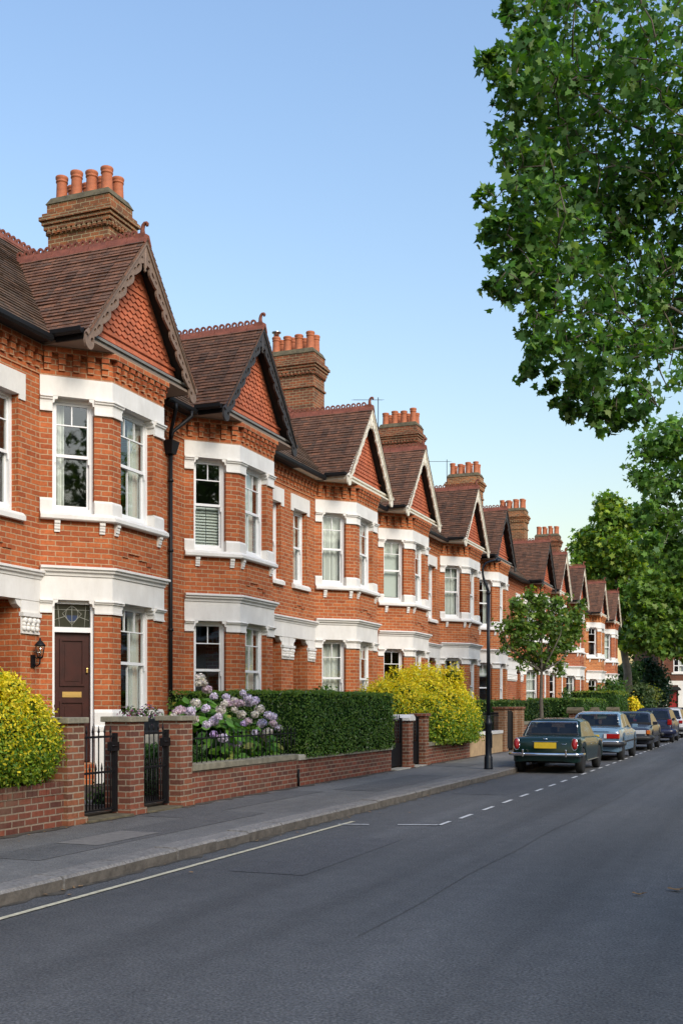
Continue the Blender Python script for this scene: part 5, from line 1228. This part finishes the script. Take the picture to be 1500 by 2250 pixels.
# ================================================================== PARKED CARS  (local +y = forward, y=0 rear bumper)
def interp(xs, ys, y): return float(np.interp(y, xs, ys))
def smoothstep_list(kp): return [k[0] for k in kp], [k[1] for k in kp]
def car(name, label, loc, rz, paint_, L_, W, deck, belt, plan, axle, wr, cab, zb=.24, extras=None):
    """deck: (y, centre height) of the lower body; belt: (y, shoulder height); plan: (y, half width factor);
       cab: rb, rr, rf, fb, roof z, base half width, roof half width"""
    c = empty(name, loc, label, 'car', 'cars parked along the kerb', rz); hw = W/2
    dy, dz = smoothstep_list(deck); by, bz = smoothstep_list(belt); py, pz = smoothstep_list(plan)
    ys = np.unique(np.concatenate([np.linspace(0, L_, 70)]+[a+np.linspace(-wr-.07, wr+.07, 17) for a in axle]+[np.array([0, .015, .04, L_-.04, L_-.015, L_])]))
    vs = []; fs = []; mi = []
    K = 17
    for y in ys:
        w = hw*interp(py, pz, y); zd = interp(dy, dz, y); zs = min(zd-.015, interp(by, bz, y))
        side = zb
        for a in axle:
            q = (wr+.055)**2-(y-a)**2
            if q > 0: side = max(side, wr+sqrt(q)-.02)
        side = min(side, zs-.08); zm = side+(zs-side)*.55
        half = [(0, zb+.03), (w*.6, zb+.03), (w*.72, min(side+.02, zb+.35)), (w*.955, side), (w*.985, side+.03), (w, zm), (w*.985, zm+(zs-zm)*.55), (w*.945, zs), (w*.80, zs+(zd-zs)*.7), (w*.45, zd-.004), (0, zd)]
        ring = [(-x, z) for x, z in half[::-1]]+half[1:]
        vs += [(x, y, z) for x, z in ring]
    K = len(half)*2-1
    for i in range(len(ys)-1):
        for k in range(K-1):
            fs.append((i*K+k, i*K+k+1, (i+1)*K+k+1, (i+1)*K+k)); lo = (len(half)-1-2 <= k-0 <= len(half)+1) if False else None
            kk = abs(k+.5-(K-1)/2+0); mi.append(0)
        fs.append((i*K+K-1, i*K, (i+1)*K, (i+1)*K+K-1)); mi.append(0)
    n0 = (len(ys)-1)*K
    fs.append(tuple(range(K))); fs.append(tuple(range(n0, n0+K))); mi += [0, 0]
    # ring runs deck-centre -> left side -> floor? make the floor dark
    mb = MB(); mb.add(vs, fs, 0, True)
    for j, f in enumerate(fs):
        if len(f) == 4:
            zz = [vs[i][2] for i in f]; xx = [abs(vs[i][0]) for i in f]
            if max(zz) < zb+.37 and max(xx) < hw*.75: mb.m[j] = 1
    # cabin shell
    rb, rr, rf, fb, zr, wb, wt = cab
    mid = extras.get('pillar', (rr+rf)/2)
    st = [rb, rb+.06, (rb+rr)/2, rr-.05, rr, rr+.12, mid-.06, mid-.03, mid+.03, rf-.12, rf, rf+.05, (rf+fb)/2, fb-.06, fb]
    def base(y): return interp(by, bz, y)-.03
    def top(y):
        if y <= rr: t = (y-rb)/(rr-rb); return base(rb)+(zr-.045-base(rb))*t
        if y >= rf: t = (fb-y)/(fb-rf); return base(fb)+(zr-.06-base(fb))*t
        u = (y-rr)/(rf-rr); return zr-.05+.05*sin(pi*min(1, max(0, u)))**.6
    cv = []; KC = 9
    def wat(z, y): zb_ = base(y); return wb+(wt-wb)*min(1, max(0, (z-zb_)/(zr-zb_)))
    for y in st:
        z = max(top(y), base(y)+.002); b_ = base(y); w = wat(z, y); zz = b_+(z-b_)*.86
        half = [(wb, b_), (wat(zz, y), zz), (w*.90, z-.008 if z-b_ > .1 else z), (w*.5, z+.006 if z-b_ > .1 else z)]
        cv += [(-x, y, q) for x, q in half]+[(0, y, z+.008)]+[(x, y, q) for x, q in half[::-1]]
    cf = []
    for i in range(len(st)-1):
        for k in range(KC-1): cf.append((i*KC+k, i*KC+k+1, (i+1)*KC+k+1, (i+1)*KC+k))
    # painted roof and pillars, glazed openings
    ch = extras.get('trim'); GL = {'rear_window': MB(), 'windscreen': MB(), 'side_window': MB()}
    def ins(ps, g=.0):
        cen = sum((Vector(p) for p in ps), Vector())/4; return ps
    for i in range(len(st)-1):
        y0, y1 = st[i], st[i+1]
        for k in range(KC-1):
            q = [cv[j] for j in (i*KC+k, i*KC+k+1, (i+1)*KC+k+1, (i+1)*KC+k)]
            side = k in (0, KC-2)
            if side and y0 >= rr-.06 and y1 <= rf+.06 and not (y0 > mid-.07 and y1 < mid+.07): GL['side_window'].face(q)
            elif side and rf < y0 and y1 <= (rf+fb)/2+.01: GL['side_window'].face(q)
            elif 2 <= k <= KC-4 and y0 >= rb+.05 and y1 <= rr-.04: GL['rear_window'].face(q)
            elif 2 <= k <= KC-4 and y0 >= rf+.04 and y1 <= fb-.05: GL['windscreen'].face(q)
            else: mb.face(q, 0, True)
    me = mb.mesh('body', [paint_, 'underside'])
    bm = bmesh.new(); bm.from_mesh(me); bmesh.ops.remove_doubles(bm, verts=bm.verts, dist=1e-4); bm.to_mesh(me); bm.free()
    for p in me.polygons: p.use_smooth = True
    body = link('body', me, c)
    md = body.modifiers.new('e', 'EDGE_SPLIT'); md.split_angle = radians(38)
    for nm in ('rear_window', 'windscreen'):
        o = obj(nm, GL[nm], 'car_glass', c)
        if ch:
            a0, a1 = (rb+.06, rr-.05) if nm == 'rear_window' else (fb-.06, rf+.05)
            z0_, z1_ = top(a0), top(a1); w0_, w1_ = wat(z0_, a0)*.9, wat(z1_, a1)*.9
            m = MB(); m.tube([(-w0_, a0, z0_+.012), (w0_, a0, z0_+.012), (w1_, a1, z1_+.006), (-w1_, a1, z1_+.006), (-w0_, a0, z0_+.012)], .014, 6); obj('window_trim', m, ch, o)
    vs_ = GL['side_window']
    for sg in (-1, 1):
        m = MB()
        for f in vs_.f:
            q = [vs_.v[i] for i in f]
            if q[0][0]*sg > 0: m.face(q)
        obj('side_window', m, 'car_glass', c)
    m = MB(); m.box(-wb+.06, wb-.06, rb+.1, fb-.1, base((rb+fb)/2)-.02, interp(dy, dz, (rb+fb)/2)+.03); obj('cabin_floor', m, 'seat_cloth', c)
    for sg in (-1, 1):
        for yy in (rr+.02, mid+.12):
            m = MB(); m.box(sg*.34-.23, sg*.34+.23, yy, yy+.14, base(yy)-.02, base(yy)+(zr-base(yy))*.55); m.box(sg*.34-.1, sg*.34+.1, yy, yy+.08, base(yy)+(zr-base(yy))*.55, base(yy)+(zr-base(yy))*.74)
            obj('seat', m, 'seat_cloth', c, bevel=.03)
    # wheels
    def ft(m): m.lathe((0, 0, 0), [(wr*.62, -.085), (wr*.93, -.085), (wr, -.06), (wr, .06), (wr*.93, .085), (wr*.62, .085)], 26, axis='x')
    def fr(m): m.lathe((0, 0, 0), [(wr*.64, -.07), (wr*.64, .07), (wr*.55, .06), (wr*.4, .03), (wr*.3, .06), (wr*.12, .075), (.01, .078)], 22, axis='x')
    for a in axle:
        for sg in (-1, 1):
            w = part('wheel', f'{wr}', ft, 'tyre', c, (sg*(hw-.1), a, wr)); 
            if sg < 0: w.rotation_euler = (0, 0, pi)
            part('rim', f'{wr}', fr, 'rim_steel', w)
    m = MB(); m.box(-hw*.8, hw*.8, .3, L_-.3, zb-.03, zb+.25); obj('underbody', m, 'underside', c)
    extras['fn'](c, hw, L_)
    return c
m, t, b = nt('dark_glass'); b.inputs['Base Color'].default_value = (.018, .022, .023, 1); b.inputs['Roughness'].default_value = .04; b.inputs['Specular IOR Level'].default_value = .9
def bx(c, nm, mat, *b, bev=.012): m = MB(); m.box(*b); return obj(nm, m, mat, c, bevel=bev)
def bumper(c, mat, y, z, hw, h=.09, d=.07, wrap=.35, sg=-1, nm='bumper'):
    m = MB(); path = [(hw+.03, y-sg*wrap), (hw+.02, y+sg*d*.2), (hw-.10, y+sg*d), (0, y+sg*d*1.25), (-hw+.10, y+sg*d), (-hw-.02, y+sg*d*.2), (-hw-.03, y-sg*wrap)]
    pts = [Vector((p[0], p[1], z)) for p in path]
    m.tube(pts, h/2, 8)
    for i in range(len(m.v)): pass
    return obj(nm, m, mat, c)
def mirror(c, x, y, z, mat):
    m = MB(); s = 1 if x > 0 else -1; m.box(min(x, x+s*.17), max(x, x+s*.17), y-.04, y+.05, z, z+.11); return obj('wing_mirror', m, mat, c, bevel=.02)
def green_fn(c, hw, L_):
    for sg in (-1, 1):
        m = MB(); m.lathe((0, 0, 0), [(.0, -.03), (.055, -.028), (.07, 0), (.06, .03)], 16, axis='y')
        m.v = [(v[0], v[1], v[2]*1.9) for v in m.v]
        o = obj('tail_light', m, 'lens_red', c, (sg*(hw-.135), .0, .70))
        m = MB(); m.tube([(.074*cos(a), .0, .14*sin(a)) for a in np.linspace(0, 2*pi, 17)], .009, 6); obj('chrome_ring', m, 'chrome', o)
    bumper(c, 'chrome', .02, .46, hw, .075, .1)
    for sg in (-1, 1):
        m = MB(); m.box(sg*hw*.62-.022, sg*hw*.62+.022, -.15, -.05, .40, .58); obj('overrider', m, 'chrome', c, bevel=.018)
    bx(c, 'number_plate', 'plate_yellow', -.26, .26, -.03, -.012, .60, .74, bev=.004)
    bx(c, 'boot_strip', 'chrome', -.3, .3, -.03, .0, .752, .762, bev=.003)
    m = MB(); m.tube([(-.05, -.02, .83), (-.02, -.03, .825), (.02, -.03, .825), (.05, -.02, .83)], .011, 6); obj('boot_handle', m, 'chrome', c)
    m = MB(); m.tube([(.37, -.016, .70), (.39, -.016, .71), (.41, -.016, .70), (.43, -.016, .708), (.46, -.016, .70), (.5, -.016, .703)], .006, 5); obj('script_badge', m, 'chrome', c)
    for sg in (-1, 1):
        bx(c, 'waist_strip', 'chrome', sg*(hw-.012)-.008, sg*(hw-.012)+.008, .3, L_-.3, .715, .727, bev=.003)
        bx(c, 'sill_strip', 'chrome', sg*(hw-.02)-.008, sg*(hw-.02)+.008, 1.2, L_-1.2, .265, .285, bev=.003)
        for y in (1.55, 2.35): bx(c, 'door_handle', 'chrome', sg*(hw)-.02, sg*hw+.02, y, y+.14, .665, .685, bev=.006)
    m = MB(); m.tube([(-.35, -.02, .24), (-.35, .3, .25)], .022, 8); obj('exhaust_pipe', m, 'rubber_trim', c)
car('parked_car', 'dark green vintage saloon with chrome bumper and yellow rear number plate, nearest parked car', (-4.97, 25.7, 0), 0, 'paint_green', 4.2, 1.64,
    [(0, .74), (.03, .82), (.12, .875), (.7, .905), (1., .92), (2.2, .9), (3., .89), (3.9, .82), (4.12, .74), (4.2, .55)], [(0, .70), (.05, .80), (.3, .84), (1.2, .83), (3, .8), (4., .74), (4.2, .5)],
    [(0, .86), (.03, .92), (.1, .965), (.25, .99), (.6, 1.), (3.5, 1.), (4., .95), (4.2, .82)], (.62, 3.15), .30, (.72, 1.16, 2.5, 3.0, 1.30, .735, .60), .27, dict(trim='chrome', fn=green_fn, pillar=1.95))
def blue_fn(c, hw, L_):
    for sg in (-1, 1):
        o = bx(c, 'tail_light', 'lens_red', sg*hw*.70-.22, sg*hw*.70+.22, -.035, .0, .66, .80, bev=.012)
        bx(o, 'reversing_lens', 'lens_clear', sg*hw*.5-.04, sg*hw*.5+.04, -.042, -.01, .665, .795, bev=.004); bx(o, 'indicator_lens', 'lens_amber', sg*hw*.93-.035, sg*hw*.93+.035, -.03, .05, .662, .798, bev=.004)
    bumper(c, 'rubber_trim', .02, .50, hw, .15, .1, .6); bumper(c, 'chrome', .015, .57, hw, .035, .11, .6, nm='bumper_strip')
    bx(c, 'number_plate', 'plate_yellow', -.26, .26, -.03, -.012, .66, .77, bev=.004)
    bx(c, 'boot_trim', 'chrome', -.55, .55, -.02, .01, .86, .872, bev=.003)
    for sg in (-1, 1):
        bx(c, 'rubbing_strip', 'rubber_trim', sg*(hw)-.012, sg*hw+.012, 1.0, L_-.5, .53, .575, bev=.006)
        for y in (1.75, 2.7): bx(c, 'door_handle', 'chrome', sg*hw-.025, sg*hw+.02, y, y+.16, .77, .80, bev=.006)
        mirror(c, sg*(hw-.05), 3.25, .93, 'paint_blue')
car('parked_car', 'pale metallic blue saloon parked nose ahead directly in front of the green car', (-4.9, 32.1, 0), 0, 'paint_blue', 4.6, 1.72,
    [(0, .86), (.03, .93), (.12, .965), (.9, 1.0), (1.5, 1.0), (3.2, .99), (4.3, .9), (4.55, .8), (4.6, .6)], [(0, .8), (.06, .9), (1.2, .94), (3, .92), (4.4, .82), (4.6, .55)],
    [(0, .95), (.06, .985), (.4, 1.), (3.9, 1.), (4.4, .95), (4.6, .86)], (.85, 3.65), .325, (.95, 1.55, 2.85, 3.45, 1.44, .78, .63), .27, dict(trim='chrome', fn=blue_fn, pillar=2.2))
def dark_fn(c, hw, L_):      # nose at y = L_
    for sg in (-1, 1):
        o = bx(c, 'headlight', 'lens_clear', sg*hw*.58-.2, sg*hw*.58+.2, L_-.05, L_+.02, .60, .74, bev=.015)
        bx(c, 'indicator', 'lens_amber', sg*hw*.92-.06, sg*hw*.92+.06, L_-.16, L_-.005, .60, .74, bev=.012)
        mirror(c, sg*(hw-.05), 2.9, .92, 'paint_dark')
        bx(c, 'rubbing_strip', 'rubber_trim', sg*hw-.012, sg*hw+.012, .6, L_-1.0, .5, .55, bev=.006)
    bx(c, 'grille', 'rubber_trim', -.2, .2, L_-.03, L_+.015, .61, .73, bev=.008)
    bumper(c, 'rubber_trim', L_-.02, .46, hw, .18, .1, .5, sg=1)
    bx(c, 'number_plate', 'plate_white', -.26, .26, L_+.09, L_+.12, .40, .51, bev=.004)
    bumper(c, 'rubber_trim', .02, .5, hw, .16, .08, .4)
car('parked_car', 'dark plum saloon parked facing the camera with clear headlights and amber indicator', (-4.85, 44.4, 0), pi, 'paint_dark', 4.35, 1.68,
    [(0, .82), (.05, .93), (.8, .97), (2.6, .97), (3.1, .95), (4.0, .84), (4.28, .75), (4.35, .6)], [(0, .8), (.1, .9), (3, .88), (4.1, .76), (4.35, .55)],
    [(0, .92), (.1, .98), (.5, 1.), (3.8, 1.), (4.25, .95), (4.35, .88)], (.8, 3.4), .31, (.5, 1.15, 2.35, 3.1, 1.40, .77, .6), .25, dict(trim=None, fn=dark_fn, pillar=1.75))
def navy_fn(c, hw, L_):
    for sg in (-1, 1):
        o = bx(c, 'tail_light', 'lens_red', sg*hw*.84-.09, sg*hw*.84+.09, -.02, .14, .78, 1.02, bev=.03)
        mirror(c, sg*(hw-.05), 2.75, 1.0, 'paint_navy')
    bumper(c, 'paint_navy', .03, .48, hw, .26, .08, .5)
    bx(c, 'number_plate', 'plate_yellow', -.26, .26, -.03, -.005, .7, .81, bev=.004)
    m = MB(); m.tube([(-.5, .72, 1.53), (.5, .72, 1.53)], .012, 6); obj('roof_bar', m, 'rubber_trim', c)
def tall(label, loc, paint_, fn, rz=0): return car('parked_car', label, loc, rz, paint_, 4.1, 1.74,
    [(0, .7), (.04, .95), (.2, 1.02), (1.5, 1.04), (3.0, 1.02), (3.8, .86), (4.05, .74), (4.1, .55)], [(0, .66), (.1, .96), (3, .94), (3.9, .76), (4.1, .5)],
    [(0, .92), (.1, .98), (.5, 1.), (3.5, 1.), (3.95, .94), (4.1, .84)], (.7, 3.25), .315, (.08, .42, 2.35, 3.2, 1.53, .81, .64), .24, dict(trim=None, fn=fn, pillar=1.7))
tall('dark navy hatchback with large red tail light, behind the plum saloon', (-4.85, 49.3, 0), 'paint_navy', navy_fn)
def white_fn(c, hw, L_):
    for sg in (-1, 1):
        bx(c, 'tail_light', 'lens_red', sg*hw*.84-.09, sg*hw*.84+.09, -.02, .14, .74, .9, bev=.03); mirror(c, sg*(hw-.05), 2.75, .95, 'paint_white')
    bumper(c, 'rubber_trim', .03, .45, hw, .2, .08, .5)
    bx(c, 'number_plate', 'plate_yellow', -.26, .26, -.03, -.005, .6, .71, bev=.004)
tall('white hatchback at the right edge just beyond the navy hatchback', (-4.9, 56.2, 0), 'paint_white', white_fn)
tall('dark hatchback farthest along the kerb at the right edge', (-4.95, 62.0, 0), 'paint_dark', white_fn)

# ================================================================== HOUSE CLOSING THE VIEW
eh = empty('brick_house', (0, 0, 0), 'dark red brick house at the street end with arched red door and white window', 'house')
c0 = at(1400, 1552, 101); eh.location = (c0.x, c0.y, 0); eh.rotation_euler = (0, 0, YAW)
# local x along the facade (towards the right of the view), local -y faces the camera
def U(u): return (u-1400)/FPX*101
def Z(v): return EYE+(HZN-v)/FPX*101
mb = MB()
def brk(x0, x1, z0, z1): mb.box(x0, x1, 0, .3, z0, z1)
dx0, dx1, dz1 = U(1467), U(1489), Z(1514); wx0, wx1, wz0, wz1 = U(1479), U(1503), Z(1478), Z(1448)
X0, X1, ZT = U(1446), U(1640), Z(1330)
brk(X0, dx0, -.1, dz1+.4); brk(dx1, X1, -.1, dz1+.4); brk(dx0, dx1, dz1, dz1+.4)
brk(X0, X1, dz1+.4, wz0); brk(X0, wx0, wz0, wz1); brk(wx1, X1, wz0, wz1); brk(X0, X1, wz1, ZT)
mb.box(X0, X0+.3, .3, 8, -.1, ZT); mb.box(X1-.3, X1, .3, 8, -.1, ZT); mb.box(X0, X1, 8, 8.3, -.1, ZT)
obj('wall', mb, 'dark_brick', eh)
mb = MB(); mb.slope((X0-.3, -.3, ZT), (X1+.3, -.3, ZT), (X0-.3, 4, ZT+3.6), (X1+.3, 4, ZT+3.6), 26); mb.slope((X1+.3, 8.6, ZT), (X0-.3, 8.6, ZT), (X1+.3, 4, ZT+3.6), (X0-.3, 4, ZT+3.6), 10); obj('roof', mb, 'roof_tile', eh)
mb = MB(); mb.box(dx0-.55, dx0-.002, -.06, .25, -.1, dz1+.35); mb.box(dx1+.002, dx1+.55, -.06, .25, -.1, dz1+.35); mb.box(dx0-.55, dx1+.55, -.07, .2, dz1+.352, dz1+.75); obj('door_surround', mb, 'white_paint', eh)
mb = MB(); cx = (dx0+dx1)/2; rr_ = (dx1-dx0)/2*1.1
mb.prism([(cx+rr_*cos(a), dz1-.15+rr_*.75*sin(a)) for a in np.linspace(0, pi, 12)], lambda a, b, k: (a, -.75+.75*k-.065, b)); obj('arched_canopy', mb, 'iron_black', eh)
fr = obj('front_door', (lambda m: (m.box(dx0, dx1, .15, .2, .3, dz1), m.box(dx0+.12, dx1-.12, .12, .15, 1.5, dz1-.3), m)[2])(MB()), 'door_red', eh)
mb = MB(); mb.box(dx0-.6, dx1+.6, -1.4, .3, -.1, .3); obj('door_step', mb, 'stone_pale', eh)
mb = MB()
for q in ((wx0, wx0+.1, wz0, wz1), (wx1-.1, wx1, wz0, wz1), (wx0+.1, wx1-.1, wz0, wz0+.1), (wx0+.1, wx1-.1, wz1-.1, wz1), (wx0+.1, wx1-.1, (wz0+wz1)/2-.04, (wz0+wz1)/2+.04), ((wx0+wx1)/2-.04, (wx0+wx1)/2+.04, wz0+.1, wz1-.1)): mb.box(q[0], q[1], .06, .16, q[2], q[3])
w_ = obj('window', mb, 'sash_paint', eh)
mb = MB(); mb.face([(wx0, .13, wz0), (wx1, .13, wz0), (wx1, .13, wz1), (wx0, .13, wz1)]); obj('pane', mb, 'glass', w_)
mb = MB(); mb.box((wx0+wx1)/2+.1, wx1, .22, .25, wz0, wz1); obj('curtain', mb, 'curtain', w_)
mb = MB(); mb.box(wx0-.2, wx1+.2, -.12, .1, wz0-.16, wz0-.004); obj('sill', mb, 'white_paint', eh)
mb = MB(); mb.tube([(U(1455), -.1, 0), (U(1455), -.1, ZT)], .07, 8); obj('drainpipe', mb, 'brown_timber', eh)
mb = MB(); mb.box(X0+.3, X1-.3, 1.2, 1.3, 0, ZT); obj('room', mb, 'room', eh)

# ================================================================== ACROSS THE ROAD (mirrored in the window panes)
hs = [o for o in COL.objects if o.name.startswith('terraced_house')]
for i, y in enumerate((1.7, 6.9, 14.5, 19.7, 27.3, 32.5, 40.1, 45.3, 52.9, 58.1, 65.7, 70.9, 78.5)):
    o = copy_tree(hs[4-i % 2]); o.location = (14.5, y, 0); o.rotation_euler = (0, 0, pi)
    o['label'] = 'brick terraced house across the road, seen only as a reflection in window panes'; o['group'] = 'houses across the road'
T3 = Vector((10.2, 2.0, .12))
tree('street_tree', 'leafy tree across the road seen only as a dark reflection in upper window panes', 'tree', T3, [T3, T3+Vector((0, 0, 3)), T3+Vector((.1, 0, 6)), T3+Vector((0, 0, 9))], .25, .1, [],
     [(10.2+cos(a)*1.6, 2.0+sin(a)*2.4, z, 1.7) for a in np.linspace(0, 5.3, 6) for z in (6.5, 9.2)]+[(10.2, 2.0, 11.4, 2.0)], 6000, 500, .35, .34, TRI5, GREEN, None, 'bark', shell=.3, twigs=3)

# ================================================================== SKY AND SUN
SUN_EL, SUN_AZ = radians(35), atan2(.82, -.57)      # azimuth from +Y towards +X
w = bpy.data.worlds.new('World'); SC.world = w; w.use_nodes = True; t = w.node_tree
bg = t.nodes['Background']; sky = t.nodes.new('ShaderNodeTexSky'); sky.sky_type = 'NISHITA'; sky.sun_disc = False
sky.sun_elevation = SUN_EL; sky.sun_rotation = SUN_AZ; sky.altitude = 20; sky.air_density = 2.4; sky.dust_density = 1.0; sky.ozone_density = 3.0
mxs = mixc(t, 'MULTIPLY', 1., (sky, 0), (.925, .985, 1.25)); t.links.new(mxs.outputs[2], bg.inputs[0]); bg.inputs[1].default_value = .097
ld = bpy.data.lights.new('sun', 'SUN'); ld.energy = 2.0; ld.angle = radians(28); ld.color = (1., .91, .78)
lo = bpy.data.objects.new('sun', ld); COL.objects.link(lo)
d = Vector((sin(SUN_AZ)*cos(SUN_EL), cos(SUN_AZ)*cos(SUN_EL), sin(SUN_EL))); lo.rotation_euler = d.to_track_quat('Z', 'Y').to_euler(); lo.location = (10, -5, 30)
SC.view_settings.view_transform = 'Standard'; SC.view_settings.look = 'None'; SC.view_settings.gamma = 1; SC.view_settings.exposure = .9
SC.cycles.max_bounces = 6; SC.cycles.transparent_max_bounces = 12; SC.cycles.use_denoising = True
SC.cycles.caustics_reflective = False; SC.cycles.caustics_refractive = False
